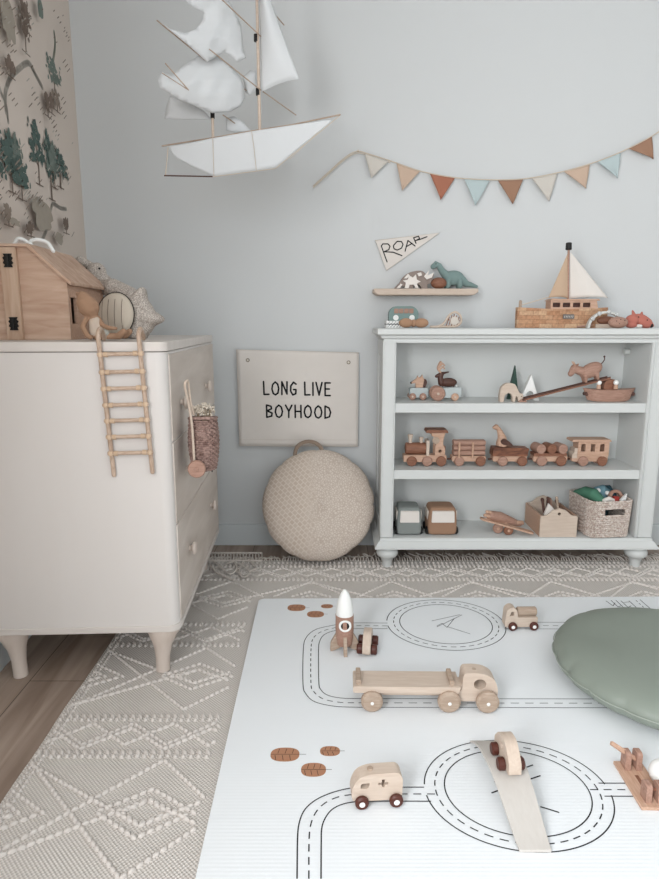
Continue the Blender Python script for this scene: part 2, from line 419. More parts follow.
def rope_row(y, s=1, slant=.5):
    n = int(W/.018)
    for i in range(n): bobble((i+.5)*.018+rnd.uniform(-.001, .001), y+rnd.uniform(-.001, .001), .0055, .0115*s, .0055, slant)
def zig(y0, amp, per, phase, step=.0165):
    x = 0
    while x < W:
        t = ((x/per+phase) % 1); s = 1 if t < .5 else -1
        yy = y0+amp*(4*abs(t-.5)-1)
        bobble(x, yy, .0088, .0052, .005, (-s)*math.atan(4*amp/per)); x += step*cos(math.atan(4*amp/per))
for k, yr in enumerate((2.455, 2.425, 2.29, 1.925, 1.79, 1.425, 1.29, .925, .79)):
    y = yr-RY1
    if k == 0: rope_row(y, .6, .45); continue
    rope_row(y, 1.15, .5); rope_row(y-.014, .5, -.5)
    y0 = y-.0675 if k % 2 else y-.19
    if k % 2:                            # narrow zigzag band between two rope rows
        zig(y0, .040, .20, 0); zig(y0-.017, .038, .20, 0); zig(y0, .040, .20, .5)
    else:                                # wide band of nested diamonds
        zig(y0+.01, .155, .62, 0); zig(y0+.01, .155, .62, .5)
        for c0_ in (0, .31):
            x = c0_
            while x < W:
                for am, pr_ in ((.10, .20), (.05, .10)):
                    n_ = int(am*4.77/.0175)
                    for i in range(n_):
                        a = i/n_*4; q_, t = int(a), a % 1; sx_, sy_ = ((1, 1), (-1, 1), (-1, -1), (1, -1))[q_]
                        px_, py_ = (1-t, t) if q_ % 2 == 0 else (t, 1-t)
                        bobble(x+sx_*px_*am, y0+.01+sy_*py_*am*.5*1.3, .0085, .0052, .005, -sx_*sy_*.55)
                x += .62
        for am_ in (.10,): zig(y0+.065, am_*.9, .62, 0); zig(y0-.045, am_*.9, .62, .5)
for i in range(int(D/.014)): bobble(.012, -.014*i, .004, .006, .0045, .3); bobble(.026, -.014*i, .0035, .006, .004, -.3)
o = bob.build('raised_bobbles', M_BOB, rug); o['kind'] = 'stuff'
mb = MB(); n = int(W/.011)
for i in range(n):
    x = (i+.5)*W/n; L = rnd.uniform(.055, .095); dx = rnd.gauss(0, .018)
    if x < .55: L *= .6
    pts = [V((x, -.004, .008)), V((x+dx*.2, L*.3, .011+rnd.random()*.006)), V((x+dx*.7, L*.65, .007)), V((x+dx*1.4, L, .005))]
    mb.tube(smooth(pts, 3), .0026, 5)
o = mb.build('fringe', M_RUGC, rug); o['kind'] = 'stuff'
# the folded-over netted hem and knotted tassels near the dresser
mb = MB()
a, b_ = gnd(206, 553, .012), gnd(262, 553, .012); a2, b2 = gnd(206, 560.5, .012), gnd(262, 560.5, .012)
o3 = V((RX0, RY1, 0))
mb.tube([a-o3, b_-o3], .0045, 6); mb.tube([a2-o3, b2-o3], .0045, 6)
for i in range(19):
    t = i/18; mb.tube([a.lerp(b_, t)-o3, a2.lerp(b2, t)-o3], .0032, 5)
mb.build('netted_hem', M_RUGC, rug)
mb = MB()
for pts in ([(214, 561), (222, 568), (230, 574), (237, 569), (234, 562), (228, 563)], [(232, 561), (243, 566), (250, 572), (244, 577), (236, 571)],
            [(208, 562), (216, 572), (226, 577), (234, 580)], [(244, 561), (239, 570), (243, 577)], [(250, 561), (256, 568), (250, 571)]):
    mb.tube(smooth([gnd(x, y_, .02)-o3 for x, y_ in pts], 5), .0035, 6)
mb.build('tassel', M_RUGC, rug)

# ------------------------------------------------------------------ play mat with printed roads
MZ = .022
def mat_mat():
    m = mat('ribbed white foam', '#ebeef0', .5); N = m.node_tree.nodes; L = m.node_tree.links
    tc = N.new('ShaderNodeTexCoord'); wv = N.new('ShaderNodeTexWave'); wv.bands_direction = 'Y'; wv.inputs['Scale'].default_value = 36; wv.inputs['Distortion'].default_value = 0
    L.new(tc.outputs['Object'], wv.inputs['Vector'])
    u = N.new('ShaderNodeBump'); u.inputs['Strength'].default_value = .10; u.inputs['Distance'].default_value = .0012
    L.new(wv.outputs['Fac'], u.inputs['Height']); L.new(u.outputs['Normal'], N['Principled BSDF'].inputs['Normal'])
    return m
pm = thing('play_mat', 'large white padded play mat printed with black toy roads and brown leaves', 'play mat', (0, 0, 0))
c0, c1 = gnd(259, 598.5, MZ), gnd(195, 879, MZ)
d = (c1-c0).normalized(); near = c0+d*1.75
right = V((-d.y, d.x, 0)) if -d.y > 0 else V((d.y, -d.x, 0))
P = [c0, c0+right*1.65, c0+right*1.65+d*1.75, near]
def rounded(P, r, n=6):
    out = []
    for i in range(len(P)):
        p, a_, b1 = P[i], P[i-1], P[(i+1) % len(P)]
        u1, u2 = (a_-p).normalized(), (b1-p).normalized(); c = p+u1*r+u2*r
        for k in range(n+1):
            t = k/n*pi/2; out.append(c-u2*r*cos(t)-u1*r*sin(t))
    return out
RP = rounded(P, .022)
mb = MB().prism([(p.x, p.y) for p in RP], .0105, MZ, fn=lambda x, y, z: V((x, z, y)))
mb.build('padded_mat', mat_mat(), pm, bevel=.004)
PR = lambda x, y: V((x, y, MZ+.0006))
ink, gry, brn = MB(), MB(), MB()
def gp(pts): return [(lambda g: (g.x, g.y))(gnd(x, y, MZ)) for x, y in pts]
def sm2(pts, n=6): return [(p.x, p.y) for p in smooth([V(p) for p in pts], n)]
def dashes(pts, w, on, off, t=None):
    t = t or ink; pts = [V(p) for p in pts]; seg = []; acc = 0; state = True; cur = [pts[0]]; lim = on
    for a, b in zip(pts, pts[1:]):
        while (b-a).length > 1e-9:
            L = (b-a).length
            if acc+L < lim: acc += L; a = b; cur.append(b); break
            q = a.lerp(b, (lim-acc)/L); cur.append(q)
            if state: t.ribbon(cur, w, PR, caps=False)
            state = not state; acc = 0; lim = on if state else off; cur = [q]; a = q
LWD2 = .0026
def ring(cx, cy, rx, ry, k, a0, a1, n=90): return [(cx+rx*k*cos(a0+(a1-a0)*i/n), cy+ry*k*sin(a0+(a1-a0)*i/n)) for i in range(n+1)]
for (l, r, t, b, row) in ((387, 504, 600, 650.5, 623), (425, 608.5, 740.5, 852.5, 790)):
    cy = (gnd(0, t, MZ).y+gnd(0, b, MZ).y)/2; ry = (gnd(0, t, MZ).y-gnd(0, b, MZ).y)/2
    xl, xr = gnd(l, row, MZ).x, gnd(r, row, MZ).x; cx, rx = (xl+xr)/2, (xr-xl)/2
    g = .10
    ink.ribbon(ring(cx, cy, rx, ry, 1, g, pi-g), LWD2, PR, False); ink.ribbon(ring(cx, cy, rx, ry, 1, pi+g, 2*pi-g), LWD2, PR, False)
    ink.ribbon(ring(cx, cy, rx, ry, .78, 0, 2*pi), LWD2, PR, False)
    dashes(ring(cx, cy, rx, ry, .885, 0, 2*pi, 200), LWD2, .017, .012)
for pts in ([(387.5, 623.2), (350, 623.2), (330, 626), (315, 630), (306, 638), (303.3, 650), (303, 684), (306, 694), (315, 702), (335, 706.5), (360, 707.5)],
            [(387.5, 628.8), (350, 629), (334, 631), (324, 635), (319.5, 642), (318.5, 652), (318.8, 682), (321, 690), (328, 695.5), (342, 698.3), (362, 698.7)]):
    ink.ribbon(sm2(gp(pts)), LWD2*.9, PR, False)
dashes(sm2(gp([(387, 626), (350, 626), (332, 628.5), (320, 632.5), (313, 639), (311, 650), (311, 684), (314, 692), (323, 699), (340, 702.5), (365, 703)])), LWD2, .016, .012)
for y_ in (698.7, 707.5): gry.ribbon(gp([(360, y_), (640, y_+.5)]), LWD2*.8, PR, False)
dashes(gp([(365, 703), (640, 703.5)]), LWD2*.8, .022, .016, gry)
for y_ in (622.3, 628.9): gry.ribbon(gp([(504, y_), (600, y_+.3)]), LWD2*.8, PR, False)
dashes(gp([(504, 625.6), (600, 625.8)]), LWD2*.8, .018, .014, gry)
for pts in ([(297, 879), (297.5, 840), (299, 824), (304, 811), (313, 802), (325, 795.5), (340, 790.5), (355, 788), (380, 787.4), (424, 787.4)],
            [(321, 879), (321.2, 845), (321.8, 828), (326, 817), (333, 809), (344, 804), (358, 801.8), (380, 801.4), (431, 801.4)]):
    ink.ribbon(sm2(gp(pts)), LWD2, PR, False)
dashes(sm2(gp([(308.8, 879), (309, 842), (310.5, 826), (315, 814), (322, 805.5), (333, 799), (346, 795.5), (362, 794.3), (380, 794.2), (436, 794.2)])), LWD2, .017, .012)
ink.ribbon(gp([(598.5, 783.3), (700, 783.6)]), LWD2, PR, False); ink.ribbon(gp([(604.5, 796.4), (700, 796.7)]), LWD2, PR, False)
dashes(gp([(590, 789.8), (700, 790)]), LWD2, .017, .012)
for pts in ([(432, 621), (460, 614.8)], [(437, 627), (462, 615)], [(437, 626), (442, 623.5), (447, 627.5), (454, 619)], [(448, 627), (470, 634)]): gry.ribbon(gp(pts), LWD2*.8, PR)
for pts in ([(526.4, 767.5), (532.5, 765.3)], [(530.5, 779.2), (540, 776)], [(541, 807), (558.5, 812.5)], [(495, 782), (498, 785)], [(500, 790), (492, 793)]): ink.ribbon(gp(pts), LWD2*1.3, PR)
# printed lettering and parking marks at the far edge
for pts in ([(606, 601), (613, 606), (615, 603)], [(611, 600.5), (618, 607), (621, 606)], [(616, 600.5), (624, 608)], [(621, 601), (628, 607.5), (631, 606)], [(624, 602.5), (630, 602)], [(629, 601), (640, 611)], [(640, 599.8), (654, 612)]): gry.ribbon(gp(pts), LWD2, PR)
dashes(gp([(636, 600.5), (648, 611.5)]), LWD2, .012, .01, gry)
M_LEAF = mat('printed leaf brown', '#b07f62', .7)
for (x, y_, w_, h_) in ((285, 754.6, 14.5, 7), (313.5, 769.8, 12.5, 7), (330, 751.2, 10, 5), (296.5, 607.8, 9, 3.3), (315.5, 614.3, 8.5, 3.2), (327, 606.3, 6, 2)):
    g0 = gnd(x, y_, MZ); rx = abs(gnd(x+w_, y_, MZ).x-g0.x); ry = abs(gnd(x, y_-h_, MZ).y-gnd(x, y_+h_, MZ).y)/2
    oval = [(g0.x+rx*math.copysign(abs(cos(a))**.8, cos(a)), g0.y+ry*math.copysign(abs(sin(a))**.8, sin(a))) for a in [2*pi*i/28 for i in range(28)]]
    MB().poly(oval, lambda X, Y_: V((X, Y_, MZ+.0004))).build('printed_leaf', M_LEAF, pm)
    K = lambda X, Y_: V((X, Y_, MZ+.0009))
    ink.ribbon([(g0.x-rx*.95, g0.y), (g0.x+rx*1.45, g0.y)], .0011, K)
    for k in (-.5, 0, .5):
        ink.ribbon([(g0.x+rx*k, g0.y+.003), (g0.x+rx*k+.003, g0.y+ry*.8)], .0011, K); ink.ribbon([(g0.x+rx*k-.006, g0.y-.003), (g0.x+rx*k-.003, g0.y-ry*.8)], .0011, K)
ink.build('printed_road', M_INK, pm); gry.build('printed_marking', M_INKG, pm)
#'printed_leaf', mat('printed leaf brown', '#b07f62', .7), pm)

# ------------------------------------------------------------------ bookshelf
bs = thing('bookcase', 'low open grey painted bookcase with three bays on turned bun feet', 'bookcase', (0, 0, 0))
x0, x1, yf, yb = .21, 1.303, 2.40, 2.665
ix0, ix1 = .257, 1.237
for a, b_, nm in ((x0, ix0, 0), (ix1, x1, 1)):
    mb = MB().box(a, b_, yf+.012, yb, .14, .93)
    mb.box(a, b_, yf, yf+.012, .14, .93)
    if nm == 0:
        mb.box(b_-.006, b_-.001, yf-.004, yf, .14, .925)
    else:
        for q in (.002, .012): mb.box(a+q, a+q+.005, yf-.004, yf, .14, .925)
    # framed side
    xs = (a-.005, a) if nm == 0 else (b_, b_+.005)
    for yy in ((yf, yf+.05), (yb-.05, yb)): mb.box(xs[0], xs[1], yy[0], yy[1], .14, .93)
    mb.box(xs[0], xs[1], yf+.05, yb-.05, .14, .2); mb.box(xs[0], xs[1], yf+.05, yb-.05, .87, .93)
    mb.build('side_panel', M_SHELF, bs, bevel=.0015)
MB().box(ix0-.002, ix1+.002, 2.622, 2.634, .12, .93).build('back_panel', M_SHELF, bs)
def frame_prism(prof, z0):               # moulding profile (out, z) swept round the front and both sides
    mb = MB(); vs = []; path = [(x0, yb, -1, 0), (x0, yf, -1, -1), (x1, yf, 1, -1), (x1, yb, 1, 0)]
    for (x, y_, sx, sy) in path:
        for o, z in prof: vs.append(V((x+sx*o, y_+sy*o, z)))
    n = len(prof); fs = []
    for i in range(3):
        for k in range(n-1): fs.append((i*n+k, (i+1)*n+k, (i+1)*n+k+1, i*n+k+1))
    fs.append(tuple(range(n))); fs.append(tuple(3*n+k for k in range(n))[::-1]); fs.append((0, 3*n, 2*n, n)); fs.append((n-1, 2*n-1, 3*n-1, 4*n-1))
    return mb.add(vs, fs)
mb = frame_prism([(-.01, .922), (.002, .922), (.002, .935), (.012, .940), (.015, .948), (.022, .952), (.028, .9545), (.028, .972), (.024, .976), (-.01, .976)], 0)
mb.box(x0+.012, x1-.012, yf+.012, yb-.002, .93, .9745)
mb.build('top', M_SHELF, bs, sharp=30)
mb = frame_prism([(-.01, .098), (.026, .098), (.026, .106), (.021, .11), (.014, .122), (.006, .128), (.004, .138), (-.01, .140)], 0)
mb.box(x0+.01, x1-.01, yf+.005, yb, .1, .1398)
mb.build('base', M_SHELF, bs, sharp=30)
for z in (.42, .688): MB().box(ix0, ix1, yf+.004, 2.622, z-.037, z).build('shelf', M_SHELF, bs, bevel=.0015)
prof = [(0, 0), (.019, 0), (.021, .004), (.020, .02), (.027, .042), (.031, .045), (.042, .055), (.045, .067), (.042, .080), (.034, .087), (.036, .090), (.036, .099), (0, .099)]
for x, y_ in ((.238, 2.425), (1.262, 2.425), (.238, 2.625), (1.262, 2.625)):
    MB().lathe(prof, 28, Matrix.Translation((x, y_, .0))@Matrix.Diagonal((1, 1, .9, 1))@Matrix.Translation((0, 0, .0105))).build('foot', M_SHELF, bs)
MB().cyl((1.236, 2.58, .88), (1.214, 2.58, .88), .012, n=12).build('peg', mat('pale plastic', '#d8dad6', .5), bs)

# ------------------------------------------------------------------ dresser
dr = thing('dresser', 'whitewashed oak chest of drawers on splayed tapered legs beside the papered wall', 'dresser', (-.42, 1.60, 0), R(2.58))
DL, DW = .86, .515
def rrect(x0, x1, y0, y1, r, n=6): return [(p.x, p.y) for p in rounded([V((x0, y0, 0)), V((x1, y0, 0)), V((x1, y1, 0)), V((x0, y1, 0))], r, n)]
up = lambda x, y, z: V((x, z, y))
MB().prism(rrect(-DW, 0, 0, DL, .03), .168, .924, fn=up).build('carcass', M_DRESS, dr, sharp=30)
mb = MB().prism(rrect(-DW-.004, .004, -.004, DL+.004, .032), .926, .950, fn=up).build('top', M_DRESSX, dr, bevel=.005)
MB().prism(rrect(-DW-.003, .004, -.004, DL+.003, .032), .152, .170, fn=up).build('base_rail', M_DRESSX, dr, bevel=.003)
zl = [.176, .456, .686, .922]
dk = mat('dark gap', '#2b2622', .9)
for i in range(3):
    dw = MB().prism([(.030, zl[i]), (DL-.022, zl[i]), (DL-.022, zl[i+1]-.005), (.030, zl[i+1]-.005)], 0, .010, fn=lambda x, y, z: V((y-.0068, x, z))).build('drawer', M_DRAWER, dr, bevel=.002)
    zc = (.325, .572, .775)[i]
    for yy in ((.19, .64), (.19, .64), (.16, .62))[i]:
        M = Matrix.Translation((.003, yy, zc))@Matrix.Rotation(pi/2, 4, 'Y')
        MB().lathe([(0, 0), (.009, 0), (.008, .005), (.012, .009), (.0185, .012), (.0195, .016), (.016, .020), (0, .022)], 24, M).build('knob', M_LEGW, dw)
for (x, y_) in ((-.060, .046), (-DW+.048, .050), (-.062, DL-.07), (-DW+.066, DL-.07)):
    sx = 1 if x > -.2 else -1
    vs = []; fs = []; n = 16; hz = [.153, .14, .12, .09, .05, .02, 0.0105]
    for k, z in enumerate(hz):
        t = (z-.01)/.139; w_ = .020+.033*max(0, t-.25)**2.0*1.78
        for i in range(n):
            a = 2*pi*i/n; vs.append(V((x+w_*cos(a)*1.0+sx*(.010*t*t), y_+min(w_, .042)*sin(a)-.004*t, z)))
    for k in range(len(hz)-1):
        for i in range(n): fs.append((k*n+i, (k+1)*n+i, (k+1)*n+(i+1) % n, k*n+(i+1) % n))
    fs.append(tuple(range(n))); fs.append(tuple((len(hz)-1)*n+i for i in range(n)))
    if x < -.3: vs = [V((v.x, v.y, v.z if v.z > .011 else .0005)) for v in vs]
    MB().add(vs, fs).build('leg', M_LEGW, dr)
# ------------------------------------------------------------------ lettering
G = {'R': [[(0, 0), (0, 1)], [(0, 1), (.55, .95), (.7, .75), (.5, .55), (0, .48)], [(.2, .5), (.8, 0)]],
 'O': [[(.4, 1), (.1, .8), (0, .45), (.15, .1), (.42, 0), (.7, .15), (.8, .5), (.68, .85), (.4, 1)]],
 'A': [[(0, 0), (.4, 1), (.8, 0)], [(.12, .35), (.7, .35)]], 'L': [[(0, 1), (0.02, 0), (.6, .02)]],
 'N': [[(0, 0), (.02, 1), (.6, .05), (.62, 1)]], 'G': [[(.7, .85), (.4, 1), (.08, .7), (.05, .3), (.3, 0), (.65, .1), (.68, .42), (.4, .42)]],
 'I': [[(0, 0), (0, 1)]], 'V': [[(0, 1), (.35, 0), (.7, 1)]], 'E': [[(.6, 1), (0, 1), (0, 0), (.6, 0)], [(0, .52), (.5, .52)]],
 'B': [[(0, 0), (0, 1), (.5, .9), (.55, .7), (.05, .53), (.6, .35), (.55, .1), (0, 0)]], 'Y': [[(0, 1), (.35, .5), (.7, 1)], [(.35, .5), (.33, 0)]],
 'H': [[(0, 0), (0, 1)], [(.65, 0), (.65, 1)], [(0, .5), (.65, .5)]], 'D': [[(0, 0), (0, 1), (.45, .85), (.62, .5), (.5, .12), (0, 0)]]}
def word(mb, txt, x, z, h, wk, gap, width, fn, spaces=.6):
    for c in txt:
        if c == ' ': x += spaces*h*wk; continue
        ww = max(p[0] for s in G[c] for p in s)*h*wk; sh = rnd.uniform(-.02, .02)*h
        for s in G[c]: mb.ribbon([(x+p[0]*h*wk, z+sh+p[1]*h) for p in s], width, fn)
        x += ww+gap
    return x
# ------------------------------------------------------------------ cotton banner
bn = thing('wall_banner', 'cream cotton wall banner with black hand lettering LONG LIVE BOYHOOD and two eyelets', 'banner', (0, 2.688, 0))
q = [at(x, y, 2.688) for x, y in ((236.5, 349.5), (359, 352.5), (358, 446), (240, 445.5))]
def bpt(u, v, off=0):                    # u right, v down
    p = (q[0].lerp(q[1], u)).lerp(q[3].lerp(q[2], u), v)
    d = .004*sin(u*7+v*2)*v+.003*sin(v*9+u*5)*v*(1-u*.4)
    return V((p.x, -abs(d)*1.0-.002-off-.004*v, p.z))
MB().grid(lambda u, v: bpt(u, v), 30, 24).build('cloth', M_CREAM, bn, solid=.0014)
mb = MB()
for a, b_ in (((0, 0), (1, 0)), ((0, .93), (1, .93)), ((0, 1), (1, 1)), ((0, 0), (0, 1)), ((.985, 0), (.985, 1))):
    mb.tube([bpt(a[0]+(b_[0]-a[0])*i/20, a[1]+(b_[1]-a[1])*i/20, .001) for i in range(21)], .0009, 6)
mb.build('stitched_hem', M_LINEN, bn)
BW = (q[1]-q[0]).length; BH = (q[0]-q[3]).length
tf = lambda x, z: bpt(x/BW, 1-z/BH, .0022)
mb = MB()
word(mb, 'LONG LIVE', BW*.215, BH*.545, .056, .66, .0135, .0074, tf, .65); mb.build('lettering', M_INK, bn); mb = MB()
word(mb, 'BOYHOOD', BW*.235, BH*.305, .054, .72, .0145, .0074, tf)
mb.build('lettering', M_INK, bn)
for u in (.09, .915):
    c = bpt(u, .105, .0015); M = Matrix.Translation(c)@Matrix.Rotation(pi/2, 4, 'X')
    MB().lathe([(.0045, 0), (.0085, 0), (.008, .002), (.005, .002), (.0045, 0)], 16, M).build('eyelet', mat('brass eyelet', '#8d8272', .4, metal=.8), bn)

# ------------------------------------------------------------------ ROAR pennant
pn = thing('pennant', 'small cream felt pennant hand lettered ROAR above the floating shelf', 'pennant', (0, 2.694, 0))
a, b_, c_ = [at(x, y, 2.694) for x, y in ((375.3, 240.5), (386.3, 270.5), (439.5, 233))]
lo = lambda p: V((p.x, 0, p.z))
MB().prism([(p.x, p.z) for p in (a, b_, c_)], -.002, .002).build('felt', M_CREAM, pn)
mb = MB(); mb.tube([lo(a)-V((0, .003, 0)), lo(b_)-V((0, .003, 0)), lo(c_)-V((0, .003, 0))], .0008, 5, closed=True); mb.build('edge_stitching', M_STRING, pn)
mb = MB(); F = lambda x, z: V((x, -.003, z))
def pxs(*pts): return [(lambda p: (p.x, p.z))(at(370+x/4.71, 220+y/4.71, 2.694)) for x, y in pts]
for s in (((53, 123), (80, 198)), ((53, 123), (60, 113), (84, 113), (94, 124), (88, 140), (66, 150)), ((66, 150), (108, 152), (150, 168)),
          ((112, 118), (128, 101), (148, 102), (155, 115), (148, 133), (128, 142), (113, 136), (110, 125), (112, 118)),
          ((165, 147), (178, 97), (212, 123)), ((170, 126), (198, 111)), ((205, 84), (216, 110)), ((205, 84), (228, 77), (233, 88), (212, 99)), ((222, 95), (240, 90), (268, 79))):
    mb.ribbon(pxs(*s), .0045, F)
mb.build('lettering', M_INK, pn)

# ------------------------------------------------------------------ bunting
YB = 2.685
bt = thing('bunting', 'garland of nine small linen triangle flags in muted colours strung across the wall', 'bunting', (0, YB, 0))
fl = [((364.3, 153.5), (388.3, 161.6), (371.4, 178.3), 0), ((396.4, 163.8), (419.8, 171.7), (401.9, 190.8), 1), ((429.6, 173.5), (454.7, 178.5), (440.5, 200), 2),
      ((464, 179.2), (489.6, 180.8), (474.9, 205.5), 3), ((497.7, 180.8), (522.8, 179.8), (512.4, 203.9), 4), ((531.5, 178.6), (557, 173.6), (548.4, 201.2), 0),
      ((563.7, 171.8), (589.3, 164.9), (585.4, 188.6), 1), ((596.9, 162), (620.3, 153), (616.5, 178.3), 3), ((628.5, 149), (651.4, 137), (652.4, 159.2), 4)]
FM = [mat('cream linen flag', '#cfc9c0', .95, .3, 500), mat('sand linen flag', '#c9b09c', .95, .3, 500), mat('rust linen flag', '#a9705a', .95, .3, 500),
      mat('pale blue linen flag', '#b9c7c8', .95, .3, 500), mat('brown linen flag', '#a07c66', .95, .3, 500)]
FL = ['cream linen flag', 'sand coloured linen flag', 'rust red linen flag', 'pale blue linen flag', 'brown linen flag']
def wp(p, y=0): g = at(p[0], p[1], YB); return V((g.x, y, g.z))
for i, (a, b_, c_, k) in enumerate(fl):
    A, B, Cc = wp(a), wp(b_), wp(c_)
    def f(u, v):
        p = (A.lerp(B, u)).lerp(Cc, v); return V((p.x, -.004-.006*sin(v*2.5)*(1 if i % 2 else .6)-.004*sin(u*5+i)*v, p.z))
    o = MB().grid(lambda u, v: f(u, min(v, .999)), 8, 10).build('flag', FM[k], bt, solid=.002); o['label'] = FL[k]
st = [(313, 186.5), (319, 181), (329, 172), (340, 162), (350, 154.5), (358, 151.5), (366, 153.5), (390, 161), (421, 171.5), (456, 178), (490, 180), (524, 179), (558, 172.8), (590, 164), (621, 152), (652, 136), (672, 122)]
mb = MB().tube(smooth([wp(p, -.004) for p in st], 4), .0024, 6); mb.tube(smooth([wp((x, y+1.6), -.003) for x, y in st[:8]], 4), .0018, 6)
mb.build('cord', M_STRING, bt)
for p in ((358, 151.5), (672, 122)):
    g = wp(p); MB().cyl((g.x, .0, g.z), (g.x, -.014, g.z), .0035, n=10).build('pin', M_BLACK if p[0] < 0 else M_STRING, bt)

# ------------------------------------------------------------------ sailing ship kite hanging from the ceiling
YK = 2.12
kt = thing('ship_kite', 'white fabric sailing ship kite with wooden masts and rods hanging from the ceiling', 'kite', (0, YK, 0))
def kp(px, py, y=0): g = at(px, py, YK+y); return V((g.x, y, g.z))
def cq(x, y, dy=0): return kp(140+x/3.138, y/3.138, dy)
top_l = [(92, 459), (150, 450), (225, 434), (350, 412), (480, 392), (600, 376)]
bot_l = [(92, 459), (112, 492), (160, 520), (228, 553), (425, 526), (603, 378)]
tl = [V(p) for p in top_l]; bl = smooth([V(p) for p in bot_l[:4]], 4)+[V(p) for p in bot_l[4:]]
def samp(L, t):
    cum = [0]
    for a, b_ in zip(L, L[1:]): cum.append(cum[-1]+(b_-a).length)
    d = t*cum[-1]
    for i in range(len(L)-1):
        if cum[i+1] >= d-1e-9: return L[i].lerp(L[i+1], (d-cum[i])/max(1e-9, cum[i+1]-cum[i]))
    return L[-1]
def byx(L, x):
    for a, b_ in zip(L, L[1:]):
        if b_.x >= x: return a.lerp(b_, max(0, (x-a.x)/max(1e-6, b_.x-a.x)))
    return L[-1]
for sgn in (-1, 1):
    def f(u, v, sgn=sgn):
        x = 92+u*509; a, b_ = byx(tl, x), byx(bl, x); p = a.lerp(b_, v)
        beam = .022*sin(pi*min(1, max(0, u))**.8)*(1-v)
        return cq(p.x, p.y, sgn*beam)
    MB().grid(f, 40, 10).build('hull', M_SAIL, kt, solid=.0012, sharp=70)
MB().capsule([cq(x, y, -.002) for x, y in ((70, 458), (225, 433), (350, 411), (480, 391), (628, 360))], .0024, 8).build('deck_rod', M_BEECHD, kt)
mb = MB(); mb.tube([cq(228, 555), cq(425, 529), cq(628, 362)], .0012, 6); mb.tube([cq(88, 463), cq(80, 551)], .0016, 6)
mb.tube([cq(228, 432, -.024), cq(230, 490, -.016), cq(232, 553, -.002)], .0009, 5); mb.tube([cq(350, 411, -.026), cq(358, 470, -.018), cq(365, 535, -.002)], .0009, 5); mb.tube([cq(598, 376), cq(470, 500)], .0008, 5)
mb.build('thread', M_STRING, kt)
MB().cyl(cq(76, 551), cq(228, 554), .0022, n=8).build('rudder_rod', M_WALNUT, kt)
MB().cyl(kp(259.8, 131), kp(256, -42), .0052, .0045, n=10).build('main_mast', M_BEECH, kt)
MB().cyl(kp(213, 138), kp(210.5, 8), .0045, n=10).build('rear_mast', M_BEECH, kt)
for p, r in (((256, 38), .0068), ((258, 92), .0068), ((212.5, 115), .0068)):
    a = kp(*p); MB().cyl(a+V((0, 0, -.010)), a+V((0, 0, .010)), r, n=10).build('rubber_collar', M_BLACK, kt)
def rod(a, b_, ya, yb, r=.0018, m=M_BEECHD): MB().capsule([kp(*a, ya), kp(*b_, yb)], r, 8).build('yard', m, kt)
rod((216, -6), (290, 64), -.15, .10); 
rod((209.5, 49.4), (258, 88), -.16, -.01); rod((258, 88), (296, 115), -.01, .12)
rod((272, 11), (284, 25), .05, .08)
rod((157, 20.5), (207, 61.5), -.20, -.06); rod((207, 61.5), (247, 91), -.06, .05)
rod((165.5, 63.5), (188.5, 90), -.19, -.17); rod((162, 73), (188.5, 90), -.17, -.17, .0014); rod((223, 115), (250, 134), .02, .10)
def sail(name, c, bulge, n=14, label=None, tx=.0):
    # corners tl, tr, br, bl as (px, py, y); edges may be given with a middle point to bow them
    def f(u, v):
        tt = kp(*c[0]).lerp(kp(*c[1]), u); bb = kp(*c[3]).lerp(kp(*c[2]), u)
        p = tt.lerp(bb, v); w_ = sin(pi*u)*sin(pi*v)
        k = 4*v*(1-v); side = (u-.5)
        p += V((tx*k*side, -bulge*w_-.006*sin(9*u+4*v)*w_, .05*bulge*sin(pi*u)*(4*v*(1-v))))
        return p
    return MB().grid(f, n, n).build(name, M_SAIL, kt, solid=.001, sharp=80)
def outline_sail(pts, ybase, bulge, ztilt=0):
    # a free-form sail: outline in photo positions put on a gently bulging sheet
    from mathutils.geometry import delaunay_2d_cdt, intersect_point_tri_2d
    P0 = [V(p) for p in pts]; L = [P0[i].lerp(P0[(i+1) % len(P0)], k/4) for i in range(len(P0)) for k in range(4)]; n = len(L)
    x0_, x1_ = min(p.x for p in L), max(p.x for p in L); y0_, y1_ = min(p.y for p in L), max(p.y for p in L)
    inner = []; st_ = 4
    def inside(x, y):
        c = False
        for i in range(n):
            a, b = L[i], L[i-1]
            if (a.y > y) != (b.y > y) and x < (b.x-a.x)*(y-a.y)/(b.y-a.y)+a.x: c = not c
        return c
    yy = y0_+2
    while yy < y1_:
        xx = x0_+2
        while xx < x1_:
            if inside(xx, yy) and min((p-V((xx, yy))).length for p in L) > 1.5: inner.append(V((xx, yy)))
            xx += st_
        yy += st_
    vo, _, fo, *_r = delaunay_2d_cdt(L+inner, [(i, (i+1) % n) for i in range(n)], [], 1, 1e-5)
    vs = []
    for p in vo:
        dd = min((p-q_).length for q_ in L); e = min(1, dd/30)
        vs.append(kp(p.x, p.y, ybase(p.x, p.y)-bulge*(1-(1-e)**2)+.005*e*sin(p.x*.30+p.y*.12)+.003*e*sin(p.y*.45)))
    mb = MB().add(vs, [tuple(f) for f in fo]); return mb.build('square_sail', M_SAIL, kt, solid=.0008, sharp=80)
outline_sail([(158, 20), (170, 29), (185, 33), (196, 29), (203, 20), (204, 12), (196, 9), (184, 0), (178, -14), (215, -18), (232, 6), (241, 25), (243, 45), (246, 58), (238, 62), (224, 52), (207, 62), (185, 42)],
             lambda x, y: -.20+.0022*(x-158), .025)
outline_sail([(162, 72), (172, 75), (184, 65), (198, 56), (210, 52), (226, 62), (241, 77), (244, 88), (245, 98), (241, 106), (230, 112), (212, 113), (196, 106), (182, 101), (170, 94), (160, 88), (158, 80)],
             lambda x, y: -.13+.0017*(x-160), .03)
